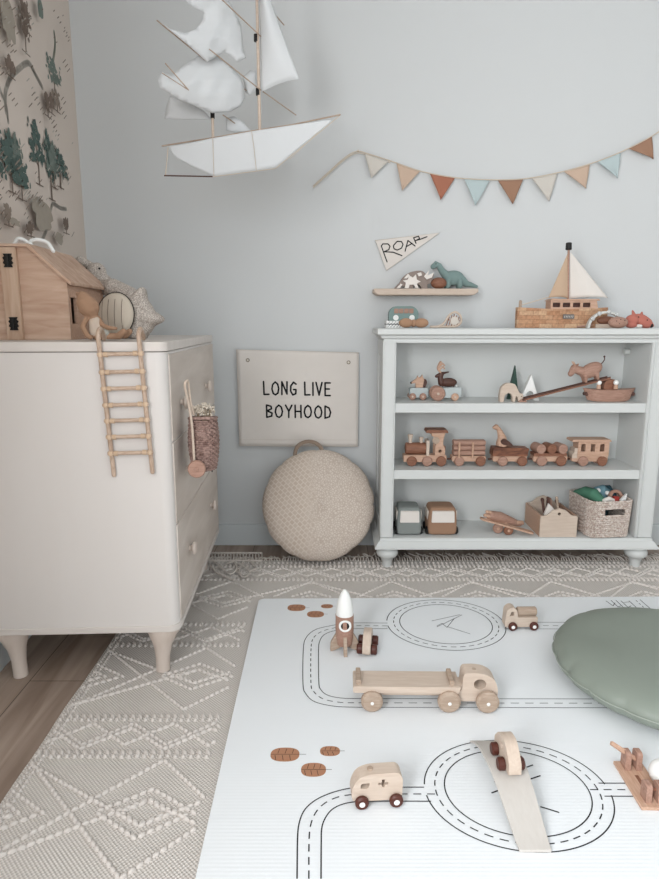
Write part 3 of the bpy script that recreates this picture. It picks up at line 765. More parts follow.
outline_sail([(170, 96), (188, 102), (204, 111), (212, 119.5), (188, 119.8), (164.5, 118.5), (166, 108)], lambda x, y: .03, .02)
outline_sail([(226, 118), (234, 116), (242, 121), (248, 128), (252, 131), (236, 133), (226, 130)], lambda x, y: .06, .02)
outline_sail([(243, 78), (250, 70), (256, 72), (257, 88), (250, 96), (245, 92)], lambda x, y: .05, .02)
def jf(u, v):
    a, b_ = kp(258.5, -34, .0), kp(261.5, 92, -.005); c = kp(299, 79, -.03)
    l = a.lerp(b_, v); r = a.lerp(c, v); return l.lerp(r, u)+V((0, -.03*sin(pi*u)*sin(pi*v), .006*sin(pi*u)*v))
MB().grid(lambda u, v: jf(u, max(v, .001)), 12, 20).build('jib_sail', M_SAIL, kt, solid=.001, sharp=80)
for p, y in (((256, -42), 0), ((210.5, 8), 0)):
    a = kp(*p); MB().tube([a, V((a.x, 0, 2.7))], .0005, 5).build('hanging_line', M_STRING, kt)

# ------------------------------------------------------------------ floor cushion leaning on the wall
def cushion(name, R_, T, pucker, np_, M, mats, parent, seam=True):
    def f(u, v):
        a = 2*pi*u; t = -pi/2+pi*v; r = abs(cos(t))**.62*R_; z = math.copysign(abs(sin(t))**.9, sin(t))*T/2
        edge = abs(cos(t))**6; p = pucker*edge*(abs(sin(np_*a/2+sin(a*3)))**.35-1)
        r += p; z *= (1+.06*sin(a*2+1)); return M@V((r*cos(a), r*sin(a), z))
    return MB().grid(f, 160, 40).build(name, mats, parent, sharp=80)
fc = thing('floor_cushion', 'round beige block-printed floor cushion with carry loop leaning on the wall under the banner', 'cushion', (gnd(318.5, 560, .01).x, 2.424, .012))
tilt = R(67)
def prints():
    m = mat('beige printed cotton', '#c8b9ad', .95, .2, 400); N = m.node_tree.nodes; L = m.node_tree.links; b = N['Principled BSDF']
    tc = N.new('ShaderNodeTexCoord'); mp = N.new('ShaderNodeMapping'); mp.inputs['Rotation'].default_value = (0, 0, R(45)); mp.inputs['Scale'].default_value = (1, 1, 1)
    L.new(tc.outputs['Object'], mp.inputs[0]); 
    br = N.new('ShaderNodeTexBrick'); br.inputs['Scale'].default_value = 1; br.inputs['Brick Width'].default_value = .019; br.inputs['Row Height'].default_value = .0175; br.inputs['Mortar Size'].default_value = .0018
    br.inputs['Color1'].default_value = lin('#bfae9f'); br.inputs['Color2'].default_value = lin('#c5b6a8'); br.inputs['Mortar'].default_value = lin('#d2c6bb')
    L.new(mp.outputs[0], br.inputs['Vector'])
    br2 = N.new('ShaderNodeTexVoronoi'); br2.feature = 'DISTANCE_TO_EDGE'; br2.inputs['Scale'].default_value = 110; L.new(mp.outputs[0], br2.inputs['Vector'])
    rr = N.new('ShaderNodeValToRGB'); rr.color_ramp.elements[0].color = lin('#bdada0'); rr.color_ramp.elements[1].color = lin('#d3c8bd'); rr.color_ramp.elements[0].position = .05; rr.color_ramp.elements[1].position = .2
    L.new(br2.outputs['Distance'], rr.inputs[0])
    sx = N.new('ShaderNodeSeparateXYZ'); L.new(tc.outputs['Object'], sx.inputs[0])
    st_ = N.new('ShaderNodeMath'); st_.operation = 'MULTIPLY_ADD'; st_.inputs[1].default_value = 14; st_.inputs[2].default_value = .9; st_.use_clamp = True; L.new(sx.outputs['X'], st_.inputs[0])
    mx = N.new('ShaderNodeMix'); mx.data_type = 'RGBA'; L.new(st_.outputs[0], mx.inputs[0]); L.new(br.outputs['Color'], mx.inputs[6]); L.new(rr.outputs[0], mx.inputs[7])
    L.new(mx.outputs[2], b.inputs['Base Color']); return m
CR = .236
o = cushion('cover', CR, .13, .007, 13, Matrix.Identity(4), prints(), fc); o.rotation_euler = (tilt, 0, 0); o.location = (0, 0.088, CR*sin(tilt)+.016)
Mx = Matrix.Translation((0, 0.088, CR*sin(tilt)+.016))@Matrix.Rotation(tilt, 4, 'X')
def hd(u, v):
    a = pi*u; return Mx@V((-.042-.060*cos(a), CR-.030+.066*sin(a)**.8, -.022+v*.040))
MB().tube([hd(i/20, .5) for i in range(21)], .0085, 8, flat=.45).build('carry_loop', mat('taupe cotton loop', '#8e7d6f', .95, .2, 400), fc)

# ------------------------------------------------------------------ sage cushion on the mat
gc = thing('floor_cushion', 'large round sage green leather floor cushion lying flat on the play mat', 'cushion', (.945, 1.565, MZ))
def gf(u, v):
    a = 2*pi*u; t = -pi/2+pi*v; R0, T = .310, .100
    r = abs(cos(t))**.36*R0; z = math.copysign(abs(sin(t))**.95, sin(t))*T/2
    e = abs(cos(t))**3; r += -.010*e*(1-abs(sin(9.5*a+sin(2*a)))**.3)+.003*e*noise.noise(V((a*6, 0, 0)))
    if z > 0: z += .006*noise.noise(V((r*6*cos(a), r*6*sin(a), 1)))
    return V((r*cos(a), r*sin(a), z+T/2+.001))
MB().grid(gf, 220, 44).build('cover', M_SAGE, gc, sharp=80)
MB().tube([V(((.3122-.009*(1-abs(sin(9.5*a+sin(2*a)))**.3))*cos(a), (.3122-.009*(1-abs(sin(9.5*a+sin(2*a)))**.3))*sin(a), .0515)) for a in [2*pi*i/240 for i in range(240)]], .0013, 6, closed=True).build('seam_piping', M_SAGES, gc)

# ------------------------------------------------------------------ rattan ladder hooked over the dresser end
Yl = 1.583
ld = thing('rattan_ladder', 'small rattan toy ladder hooked over the top edge of the dresser', 'ladder', (0, 0, 0))
tpl, tpr, bl_, br_ = at(98.5, 334, Yl), at(139, 333, Yl), at(114, 475, Yl+.004), at(152.5, 472, Yl+.004)
def rail(t, b_):
    h = V((t.x, Yl, .962)); pts = [V((t.x-.006, Yl+.055, .958)), V((t.x-.004, Yl+.045, .968)), V((t.x-.002, Yl+.02, .983)), h+V((0, -.003, .008)), V((t.x+.001, Yl-.004, .94))]
    return smooth(pts, 5)+[V((t.x, Yl, .93)).lerp(V((b_.x, Yl+.004, b_.z)), k) for k in (.1, .3, .6, .8, 1)]
for t, b_ in ((tpl, bl_), (tpr, br_)): MB().capsule(rail(t, b_), .0060, 10).build('rail', M_RATTAN, ld)
for i, y in enumerate((354, 371.8, 388.4, 404.8, 420.5, 436.7, 453)):
    z = at(120, y, Yl-.004).z; t = (tpl.z-z)/(tpl.z-bl_.z)
    A = V((tpl.x+(bl_.x-tpl.x)*t, Yl-.002, z-.0015)); B = V((tpr.x+(br_.x-tpr.x)*t, Yl-.002, z+.0015))
    r = MB().cyl(A+V((-.008, 0, 0)), B+V((.008, 0, 0)), .0052, n=10, bev=.001).build('rung', M_RATTANX, ld)
    for P_ in (A, B):
        mb = MB()
        s_ = 1 if P_ is A else -1
        for k in range(3): mb.lathe([(.0060, -.0018), (.0072, 0), (.0060, .0018)], 10, Matrix.Translation(P_+V((s_*(.010+k*.0036), 0, 0)))@Matrix.Rotation(pi/2, 4, 'Y'))
        mb.lathe([(.0062, -.006), (.0078, 0), (.0062, .006)], 10, Matrix.Translation(P_))
        mb.build('binding', M_BIND, r)

# ------------------------------------------------------------------ basket cart hung on the dresser knob
def woven(mb, prof, rr_fn, rows, seg, r, amp, corner):
    # prof(t) -> (half width, half depth, z); rounded-rectangle rings, alternately in and out
    for k in range(rows):
        t = k/(rows-1); hx, hy, z = prof(t); pts = []
        for i in range(seg):
            a = 2*pi*(i+.5)/seg; e = corner
            x = math.copysign(abs(cos(a))**e, cos(a)); y = math.copysign(abs(sin(a))**e, sin(a))
            o = amp*(1 if (i+k) % 2 else -1); n = V((cos(a), sin(a)))
            pts.append(V((hx*x+o*n.x, hy*y+o*n.y, z+.0004*sin(i))))
        mb.tube(pts, r, 6, closed=True)
bk = thing('basket_cart', 'pink brown wicker pull cart with wooden wheel hanging from the upper dresser knob', 'toy cart', (-.357, 1.730, .592), R(4))
M_WICK = wood('pink brown wicker', '#b0948a', '#6b5149', 0, 12, .7, .6, 1)
mb = MB()
pr = lambda t: (.030+.006*sin(pi*t)+.004*t, .042+.010*sin(pi*t*.9), t*.138)
woven(mb, pr, None, 24, 30, .0034, .0026, .75); mb.build('woven_body', M_WICK, bk)
MB().prism(rrect(-.031, .031, -.042, .042, .015), 0, .005, fn=up).build('bottom', M_WICK, bk)
mb = MB(); ring_ = [V((.037*math.copysign(abs(cos(a))**.75, cos(a)), .046*math.copysign(abs(sin(a))**.75, sin(a)), .142-.006*sin(a))) for a in [2*pi*i/30 for i in range(30)]]
mb.tube(ring_, .0045, 8, closed=True); mb.build('rim', M_WICK, bk)
MB().prism(rrect(-.028, .028, -.038, .038, .02), .10, .108, fn=up).build('lining', M_LINEN, bk)
MB().lathe([(0, 0), (.023, 0), (.0245, .003), (.0245, .009), (.022, .012), (.006, .012), (.005, .015), (0, .015)], 28, Matrix.Translation((-.012, -.068, .012))@Matrix.Rotation(pi/2, 4, 'X')).build('wheel', M_MAPLE, bk)
MB().cyl((-.012, -.068, .012), (-.012, .05, .012), .003, n=8).build('axle', M_BLACK, bk)
MB().tube([V((.02, -.01, .002)), V((.02, .0, -.014)), V((.02, .014, .0)), V((.02, .03, .004))], .0018, 6).build('wire_rest', M_BLACK, bk)
k0 = V((-.375, 1.815, .83))-V((-.352, 1.79, .585))
MB().tube(smooth([V((-.02, -.060, .02)), V((-.022, -.062, .13)), V((-.026, -.075, .19)), V((-.03, -.10, .243)), V((-.026, -.093, .255)), V((-.024, -.083, .250)), V((-.022, -.072, .20)), V((-.018, -.052, .16))], 5), .0034, 8).build('bent_handle', M_BEECH, bk)
fw = MB()
for i in range(70):
    a = rnd.uniform(0, 2*pi); r = rnd.random()**.5; x, y_, z = .032*r*cos(a), .042*r*sin(a), .15+.03*(1-r*.6)*rnd.random()+.008
    for j in range(4): fw.ell((x+rnd.gauss(0, .003), y_+rnd.gauss(0, .003), z+rnd.gauss(0, .003)), rnd.uniform(.0016, .003), n=6)
fs_ = thing('dried_flowers', 'bunch of tiny dried cream flowers filling the wicker cart', 'dried flowers', (-.357, 1.730, .592), R(4))
o = fw.build('blossom', mat('dried blossom', '#d9cdbd', .9), fs_); o['kind'] = 'stuff'
mb = MB()
for i in range(26): a = rnd.uniform(0, 2*pi); mb.tube([V((.01*cos(a), .01*sin(a), .109)), V((.028*cos(a), .036*sin(a), .168))], .0008, 4)
o = mb.build('stem', mat('dried stem', '#a08d74', .9), fs_); o['kind'] = 'stuff'
# ------------------------------------------------------------------ toy helpers
def hole(cx, cz, rx, rz=None, n=16):
    rz = rz or rx; return [(cx+rx*cos(2*pi*i/n), cz+rz*sin(2*pi*i/n)) for i in range(n)]
def wheel(par, x, y, z, r, w_, m, hub=None, hr=.28, k=1, side=-1, name='wheel', groove=False):
    # a turned wheel, axis along y; side -1 shows its face to the viewer
    b = min(w_*.3, r*.22)
    prof = [(0, 0), (r-b, 0), (r, b), (r, w_-b), (r-b, w_), (r*.62, w_), (r*.58, w_-(r*.07 if groove else .0)), (0, w_-(r*.07 if groove else 0))]
    M = Matrix.Translation((x*k, (y*k), z*k))@Matrix.Rotation(pi/2 if side < 0 else -pi/2, 4, 'X')
    o = MB(1).lathe([(a*k, c*k) for a, c in prof], 28, M).build(name, m, par)
    if hub:
        MB(1).lathe([(0, w_*k*.5), (r*hr*k, w_*k*.5), (r*hr*k, w_*k*1.03), (r*hr*k*.7, w_*k*1.1), (0, w_*k*1.12)], 16, M).build('axle_cap', hub, o)
    return o
def rounded2(pts, rs, n=5):
    # round the corners of an (x, z) outline
    out = []; N = len(pts)
    for i in range(N):
        p, a, b = V(pts[i]), V(pts[i-1]), V(pts[(i+1) % N]); r = rs[i] if hasattr(rs, '__len__') else rs
        if not r: out.append(tuple(p)); continue
        d1, d2 = (a-p), (b-p); r = min(r, d1.length*.49, d2.length*.49); d1, d2 = d1.normalized()*r, d2.normalized()*r
        for k in range(n+1):
            t = k/n; out.append(tuple((p+d1)*(1-t)**2+p*2*t*(1-t)+(p+d2)*t*t))
    return out

# ------------------------------------------------------------------ toys on the play mat
# flatbed truck
g = gnd(430, 714, MZ); k = sc(g.y, .05)
ft = thing('flatbed_truck', 'large pale wooden flatbed truck with a long empty trailer on the play mat', 'toy truck', (g.x, g.y+.012, MZ), R(-1))
# px units relative to x = 430
mb = MB(k).prism(rounded2([(18, 8), (69, 8), (69.5, 22), (66, 32), (58, 37.5), (48, 39.5), (36, 39), (34, 36), (33, 20), (18, 20)], [2, 3, 9, 9, 9, 6, 4, 2, 2, 1]), 5, 23,
       holes=[hole(51, 27, 6.3, 5.6)])
mb.build('cab', M_BEECH, ft, bevel=.0022)
MB(k).lathe([(0, 0), (2.2, 0), (2.2, 1), (0, 1.6)], 14, Matrix.Translation((46, 13, 38.6))).build('roof_button', M_BEECHD, ft)
MB(k).box(29.5, 36, 6, 22, 18, 25).build('hitch_block', M_BEECH, ft, bevel=.002)
tr = MB(k).prism(rounded2([(-77, 19.5), (29, 19.5), (31, 26.5), (-77, 26.5)], [2, 1, 1, 2]), 0, 29); tr.build('trailer_deck', M_BEECH, ft, bevel=.0025)
MB(k).box(-66, 22, 8, 21, 12, 20).build('trailer_beam', M_BEECH, ft, bevel=.002)
for x in (-74, 20): MB(k).prism(rounded2([(x, 26.5), (x+5, 26.5), (x+5, 32), (x, 32)], 1.5), 3, 26).build('stop_bar', M_BEECHD, ft, bevel=.0015)
for x, r in ((-58, 11), (19.5, 11.5), (58, 11.5)):
    wheel(ft, x, 4, r, r, 9, M_BEECHD, M_WHITE, .16, k); wheel(ft, x, 23, r, r, 9, M_BEECHD, M_WHITE, .16, k, side=1)
    MB(k).cyl((x, 4, r), (x, 23, r), 2.5, n=10).build('axle', M_BEECH, ft)

def little_car(name, label, cat, loc, rz, k, body, holes, thick, wx, wr, ww, m, mw, hub, extra=None, tilt=None, bev=.0018):
    t = thing(name, label, cat, loc, rz)
    if tilt: t.rotation_euler = tilt
    MB(k).prism(body, -thick/2, thick/2, holes=holes).build('body', m, t, bevel=bev)
    for x in wx:
        wheel(t, x, -thick/2+.3, wr, wr, ww, mw, hub, .42, k, -1); wheel(t, x, thick/2-.3, wr, wr, ww, mw, hub, .42, k, 1)
        MB(k).cyl((x, -thick/2, wr), (x, thick/2, wr), wr*.3, n=8).build('axle', M_BEECH, t)
    if extra: extra(t, k)
    return t
# van with a cross
g = gnd(376.5, 811, MZ); k = sc(g.y, .04)
cross = [(6.5+x, 25+z) for x, z in ((-1.5, -4.5), (1.5, -4.5), (1.5, -1.3), (5, -1.3), (5, 1.3), (1.5, 1.3), (1.5, 4.5), (-1.5, 4.5), (-1.5, 1.3), (-5, 1.3), (-5, -1.3), (-1.5, -1.3))]
def ex(t, k): MB(k).lathe([(3.1, 0), (3.1, 1.4), (2.6, 2), (0, 2)], 16, Matrix.Translation((-6, 0, 36.1))).build('roof_lamp', M_BEECHD, t)
little_car('ambulance_van', 'rounded wooden toy van with cut-out cross and brown wheels on the printed road', 'toy van', (g.x, g.y+.03, MZ), R(5), k,
   rounded2([(-25, 6), (26, 6), (26.5, 30), (22, 36.5), (-8, 36.5), (-20, 32), (-26, 18)], [6, 4, 9, 8, 9, 9, 9]),
   [rounded2([(-17, 20.5), (-9, 20), (-7, 26.5), (-16, 26)], 2), cross], 16, (-15.5, 19.5), 7.0, 6, M_BEECH, M_BROWNW, M_WHITE, ex, bev=.0008)
# small lorry
g = gnd(522, 631, MZ); k = sc(g.y, .03)
def ex(t, k): MB(k).cyl((-4, 0, 17.5), (15.5, 0, 17.5), 4.6, n=20, bev=.8).build('tank', M_BEECHD, t)
little_car('tanker_truck', 'tiny wooden tanker truck with round tank on the far road of the mat', 'toy truck', (g.x, g.y+.025, MZ), R(2), k,
   rounded2([(-17, 3), (16, 3), (16, 13), (-4, 13), (-5.5, 22), (-11, 24.5), (-16, 21)], [2, 2, 1, .6, 4, 3, 3]),
   [rounded2([(-12.5, 15), (-8.5, 15), (-8, 19), (-11, 19.5)], .6)], 10.5, (-9.5, 12), 4.4, 3.6, M_BEECH, M_BROWNW, M_WHITE, ex)
# car seen from behind beside the rocket
g = gnd(368.5, 657, MZ); k = sc(g.y, .03)
little_car('wooden_car', 'small slim wooden car with dark brown wheels beside the rocket', 'toy car', (g.x, g.y+.045, MZ), R(82), k*1.0,
   rounded2([(-18, 3), (18, 3), (18, 10), (8, 21), (-7, 22), (-18, 11)], [3, 3, 3, 5, 5, 4]), [hole(0, 14, 3)], 8, (-9, 9), 5.2, 6.5, M_BEECH, M_BROWNW, None)
# rocket
g = gnd(344.5, 651, MZ); k = sc(g.y, .08)
rk = thing('toy_rocket', 'upright wooden toy rocket with white nose cone, porthole and four fins', 'toy rocket', (g.x, g.y+.006, MZ))
MB(k).lathe([(0, 7), (7.4, 7), (8.6, 14), (9.2, 24), (9.1, 39), (0, 39)], 32).build('fuselage', M_MAPLE, rk, sharp=50)
MB(k).lathe([(0, 39), (8.8, 39), (8.3, 46), (6.8, 54), (4.2, 61), (1.4, 64.6), (0, 65.5)], 32).build('nose_cone', M_WHITE, rk, sharp=60)
M = Matrix.Translation((.3*k, -8.2*k, 30.5*k))@Matrix.Rotation(pi/2, 4, 'X')
MB(1).lathe([(4.2*k, -1*k), (6.2*k, -1.5*k), (6.2*k, 1.1*k), (5.4*k, 1.6*k), (4.2*k, 1.2*k), (4.2*k, -1*k)], 28, M).build('porthole_ring', M_WHITE, rk)
MB(1).lathe([(0, 0), (4.3*k, 0), (4.3*k, .7*k), (0, .7*k)], 24, M).build('porthole', M_BLACK, rk)
for a in (0, 90, 180, 270):
    MB(k).prism(rounded2([(4, 4), (12, 0), (14.5, 0), (14, 9), (8.5, 19), (4, 19)], 1.2), -1.7, 1.7, M=Matrix.Rotation(R(a+3), 4, 'Z')).build('fin', M_BEECHD, rk, bevel=.001)
# arched ramp
A, B = gnd(535.5, 853, MZ), gnd(487, 743, MZ)
rp = thing('toy_ramp', 'arched pale birch ramp board bridging the near printed roundabout', 'toy ramp', (A.x, A.y, MZ))
def arch(t):
    return .046*(sin(pi*min(1, t**1.35)))**.9
d2 = V((B.x-A.x, B.y-A.y, 0)); sd = V((1, 0, 0))
mb = MB(); N_ = 32; vs = []; fs = []
for i in range(N_+1):
    t = i/N_; wd = (.030+.011*min(1, t*1.6)); z = arch(t); c = d2*t
    for s_, dz in ((-1, 0), (1, 0), (1, .006), (-1, .006)): vs.append(c+sd*(s_*wd)+V((0, 0, z+dz+.0004)))
for i in range(N_):
    for q_ in range(4): fs.append((i*4+q_, i*4+(q_+1) % 4, (i+1)*4+(q_+1) % 4, (i+1)*4+q_))
fs.append((0, 1, 2, 3)); fs.append((N_*4+3, N_*4+2, N_*4+1, N_*4))
mb.add(vs, fs).build('board', M_RAMP, rp, bevel=.001)
# car standing on the ramp
t0 = .58; base = V((A.x, A.y, MZ))+d2*t0+V((.002, 0, arch(t0)+.0066))
sl = math.atan2(arch(t0+.12)-arch(t0-.12), d2.length*.24)
k = .0024
hd_ = math.atan2(d2.y, d2.x)
little_car('wooden_car', 'slim pale wooden car with red brown wheels parked on the arched ramp', 'toy car', base, 0, k,
   rounded2([(-21, 3), (20, 3), (21, 11), (10, 24), (-6, 26), (-20, 14)], [2, 3, 3, 6, 6, 4]), [hole(0, 16, 3)], 11, (-9, 10), 5.6, 6.5, M_BEECH, M_BROWNW, None,
   tilt=(0, -sl, hd_))
# catapult
a, b_ = gnd(613, 763.5, MZ), gnd(641.5, 810.5, MZ); L = (b_-a).length
ct = thing('toy_catapult', 'flat wooden catapult toy with lever arm and two uprights at the right edge', 'toy catapult', (a.x, a.y, MZ), math.atan2(b_.y-a.y, b_.x-a.x))
cw = .062
MB().box(0, L, 0, cw, 0, .007).build('base_board', M_MAPLEL, ct, bevel=.001)
MB().box(.045, L-.03, cw/2-.004, cw/2+.004, .0066, .0074).build('groove', M_RED, ct)
for x, h in ((.018, .042), (L-.024, .040)):
    for y_ in (cw/2-.018, cw/2+.006):
        MB().prism(rounded2([(x-.013, .006), (x+.013, .006), (x+.012, .006+h), (x-.012, .006+h)], [0, 0, .007, .007]), y_, y_+.012).build('upright', M_MAPLE, ct, bevel=.001)
    MB().cyl((x, cw/2-.018, .03), (x, cw/2+.018, .03), .003, n=10).build('pin', M_RED, ct)
rzc = math.atan2(b_.y-a.y, b_.x-a.x)
pa = V((.018, cw/2, .032)); dv = Matrix.Rotation(-rzc, 3, 'Z')@V((-.046, .006, .030))
arm = MB().tube([pa-dv*.25, pa, pa+dv*.5, pa+dv], [.0055, .0065, .0065, .006], 4); arm.build('lever_arm', M_MAPLEL, ct, bevel=.0015)
q_ = gnd(660.5, 788, MZ)
bl = thing('white_ball', 'white ball beside the catapult at the right picture edge', 'ball', (q_.x+.008, q_.y+.012, MZ)); MB().ell((0, 0, .0275), .0275, n=28).build('ball', M_WHITE, bl)

# ------------------------------------------------------------------ floating shelf and what stands on it
zf = 1.134
fs2 = thing('floating_shelf', 'small pale wood floating shelf with chamfered ends on the back wall', 'shelf', (.394, 2.70, zf-.026))
MB().prism([(-.213, .026), (-.213, .012), (-.196, 0), (.196, 0), (.213, .012), (.213, .026)], -.105, 0).build('board', M_BEECH, fs2, bevel=.003)
k = sc(2.62, 1.15)
def flat(name, label, cat, loc, pts, th, m, k, holes=(), rz=0, part='body', bev=.0015, group=None):
    t = thing(name, label, cat, loc, rz, group); MB(k).prism(pts, -th/2, th/2, holes=holes).build(part, m, t, bevel=bev); return t
# cut-out dinosaur, two layers
dn = thing('dinosaur_figure', 'white and taupe patterned wooden horned dinosaur at the left of the floating shelf', 'toy dinosaur', spot(412, 2.635, zf))
MB(k).prism(smooth([V(p) for p in [(-18, .3), (-13, 6), (-9, 12), (-3, 16), (4, 17.5), (10, 17), (15, 13), (21, 15), (20, 10), (19, 6), (15, 4), (15, .3), (9, .3), (7, 4), (1, 4), (0, .3), (-6, .3), (-8, 3)]], 3, closed=True), -3.5, 3.5).build('body', mat('taupe wood stain', '#8f8179', .7), dn, bevel=.001)
for pts in ([(-8, .5), (-7, 6), (-10, 8), (-5, 9), (-4, 13), (0, 11), (3, 14), (4, 9), (8, 7), (4, 5), (6, .5), (3, .5), (1, 4), (-3, 4), (-4, .5)], [(11, 12), (16, 18), (15, 13), (21, 16), (19, 11), (14, 9)],
            [(-16, 1), (-12, 5), (-10, 4), (-13, .6)], [(-9, 10), (-5, 14.5), (-3, 13), (-6, 10)], [(4, 15), (8, 16), (9, 13), (6, 12)]):
    MB(k).prism(pts, -5, -3.2).build('white_patch', mat('off white wood stain', '#e9e2db', .7), dn, bevel=.0006)
eg = thing('wooden_ball', 'smooth brown wooden egg between the two dinosaurs on the floating shelf', 'wooden egg', spot(438.5, 2.622, zf)); MB(k).ell((0, 0, 5.6), (8, 6, 5.6), n=24).build('egg', M_RED, eg)
M_TEAL = mat('dusty teal cotton', '#7c918e', .9, .2, 500)
bd = thing('dinosaur_figure', 'dusty teal plush long-necked dinosaur standing on the floating shelf', 'toy dinosaur', spot(453, 2.652, zf))
mb = MB(k); mb.ell((0, 0, 11), (11, 5.5, 7.5), n=20)
mb.capsule([(-6, 0, 12), (-12, 0, 18), (-15, 0, 23), (-18, 0, 24.5), (-21, 0, 22)], [5, 3.4, 3, 3.4, 2.6]); mb.capsule([(8, 0, 9), (14, 0, 5), (19, 0, 4), (24, 0, 2.6)], [5, 3.2, 2.4, 1.4])
for x in (-6, 6):
    for y_ in (-3.5, 3.5): mb.capsule([(x, y_, 8), (x, y_, 2.8)], [3.2, 2.8])
mb.build('body', M_TEAL, bd, voxel=.0016)
MB(k).ell((-18.5, -3, 24.6), .6, n=8).build('eye', M_BLACK, bd)

# ------------------------------------------------------------------ on top of the bookcase
ZT = .9765; k = sc(2.52, ZT)
bx = thing('patterned_box', 'low white box with grey dashed pattern at the left end of the bookcase top', 'box', spot(397.5, 2.55, ZT))
MB(k).box(-12, 10, -8, 12, 0, 7).build('box', M_WHITE, bx, bevel=.001)
MB(k).box(-12.3, 10.3, -8.3, 12.3, 3.4, 4.1).build('lid_line', M_INKG, bx)
mb = MB(k)
for r_ in range(4):
    for c_ in range(7):
        x = -11+c_*3+(r_ % 2)*1.4; mb.ribbon([(x, .8+r_*1.6), (x+1.3, 1.5+r_*1.6)], .5, lambda X, Z: V((X, -8.15, Z)), caps=False)
o = mb.build('printed_dashes', M_INKG, bx); o['kind'] = 'stuff'
vn = thing('camper_van', 'dusty teal wooden camper van with tan windows on top of the patterned box', 'toy van', spot(403, 2.60, ZT+7.2*k))
MB(k).prism(rounded2([(-15, 0), (15, 0), (15, 10), (10, 14.5), (-10, 14.5), (-15, 10)], [1, 1, 5, 4, 4, 5]), -5, 5).build('body', mat('dusty teal paint', '#7a908c', .6), vn, bevel=.002)
for x in (-7.6, -2.6, 2.6, 7.6): MB(k).prism(rounded2([(x-2.2, 7.4), (x+2.2, 7.4), (x+2.2, 12), (x-2.2, 12)], .6), -5.6, -4.8).build('window', M_MAPLE, vn)
for x in (-8, 8.5): MB(k).cyl((x, -5.8, 3), (x, -4.8, 3), 2.8, n=16).build('wheel', M_WHITE, vn)
bw = thing('bow_tie', 'small tan fabric bow lying in front of the patterned box', 'bow', spot(413.5, 2.455, ZT))
mb = MB(k)
for s_ in (-1, 1):
    mb.ell((s_*7.5, 0, 5), (7.2, 3.6, 4.6), n=16); mb.ell((s_*4, 0, 4.8), (4.5, 2.6, 3), n=12)
mb.ell((0, 0, 4.8), (3, 3, 3), n=12)
mb.build('bow', M_TAN, bw, voxel=.0016)
MB(k).lathe([(2.6, -2.0), (3.9, -1), (3.9, 1), (2.6, 2.0)], 14, Matrix.Translation((0, 0, 4.8*k))@Matrix.Rotation(pi/2, 4, 'Y')@Matrix.Diagonal((k, k, k, 1))).build('knot', M_TAN, bw) if False else MB(1).lathe([(2.6*k, -2*k), (3.6*k, -1*k), (3.6*k, k), (2.6*k, 2*k)], 14, Matrix.Translation((0, 0, 4.8*k))@Matrix.Rotation(pi/2, 4, 'Y')).build('knot', M_TAN, bw)
rt = thing('rattle', 'rattan teardrop rattle standing on the bookcase top right of the tan bow', 'rattle', spot(450, 2.50, ZT))
mb = MB(k); mb.tube(smooth([(-20, 0, 1.3), (-12, 0, 1.6), (-6, 0, 5), (-1, 0, 12.5), (5, 0, 15.5), (10, 0, 11.5), (10.5, 0, 5.5), (6, 0, 1.8), (-2, 0, 1.5), (-12, 0, 1.3)], 5), 1.15, 8)
mb.build('hoop', M_BEECH, rt)
mb = MB(k)
for i in range(5): mb.tube([V((-4+i*2.6, -.4, 2.2)), V((-1+i*2.4, -.4, 13.5-abs(i-2)*1.2))], .5, 6)
mb.tube([V((-3, 0, 8)), V((10, 0, 7))], .5, 6)
mb.build('cane_web', M_RED, rt)
MB(k).ell((4, 0, 7), (5, 1.4, 5), n=16).build('woven_disc', M_LINEN, rt)

# sailing boat
k = sc(2.50, 1.03); bo = thing('sailing_boat', 'bark-sided wooden sailing boat with canvas sails and black mast cap', 'toy boat', spot(561, 2.52, ZT))
def barkm():
    m = mat('patched bark', '#b98f6f', .8); N = m.node_tree.nodes; L = m.node_tree.links; b = N['Principled BSDF']
    tc = N.new('ShaderNodeTexCoord'); mp = N.new('ShaderNodeMapping'); mp.inputs['Rotation'].default_value = (pi/2, 0, 0)
    br = N.new('ShaderNodeTexBrick'); br.inputs['Scale'].default_value = 1; br.inputs['Brick Width'].default_value = .05; br.inputs['Row Height'].default_value = .0165; br.inputs['Mortar Size'].default_value = .0005
    br.inputs['Color1'].default_value = lin('#cba989'); br.inputs['Color2'].default_value = lin('#b08262'); br.inputs['Mortar'].default_value = lin('#8a6248')
    L.new(tc.outputs['Object'], mp.inputs[0]); L.new(mp.outputs[0], br.inputs[0])
    n = N.new('ShaderNodeTexNoise'); n.inputs['Scale'].default_value = 110; n.inputs['Detail'].default_value = 4; L.new(tc.outputs['Object'], n.inputs[0])
    mx = N.new('ShaderNodeMix'); mx.data_type = 'RGBA'; mx.blend_type = 'OVERLAY'; mx.inputs[0].default_value = .55; L.new(br.outputs['Color'], mx.inputs[6]); L.new(n.outputs['Fac'], mx.inputs[7]); L.new(mx.outputs[2], b.inputs['Base Color']); return m
mb = MB(k); hz = rounded2([(-46, 0), (46, 0), (46, 18), (-10, 18), (-46, 20)], 0)
vs = []; fs = []
for i in range(21):
    t = i/20; x = -46+92*t; wd = 11*min(1, (1-t)*3.2)**.6 if t > .6 else 11*min(1, .35+t*3)
    for s_, z in ((-1, .05), (-1, 20.5-2*sin(pi*t)), (1, 20.5-2*sin(pi*t)), (1, .05)): vs.append(V((x, s_*wd*(1 if z > 1 else .85), z)))
for i in range(20):
    for q_ in range(4): fs.append((i*4+q_, i*4+(q_+1) % 4, (i+1)*4+(q_+1) % 4, (i+1)*4+q_))
fs += [(0, 1, 2, 3), (83, 82, 81, 80)]
mb.add(vs, fs).build('hull', barkm(), bo, bevel=.001)
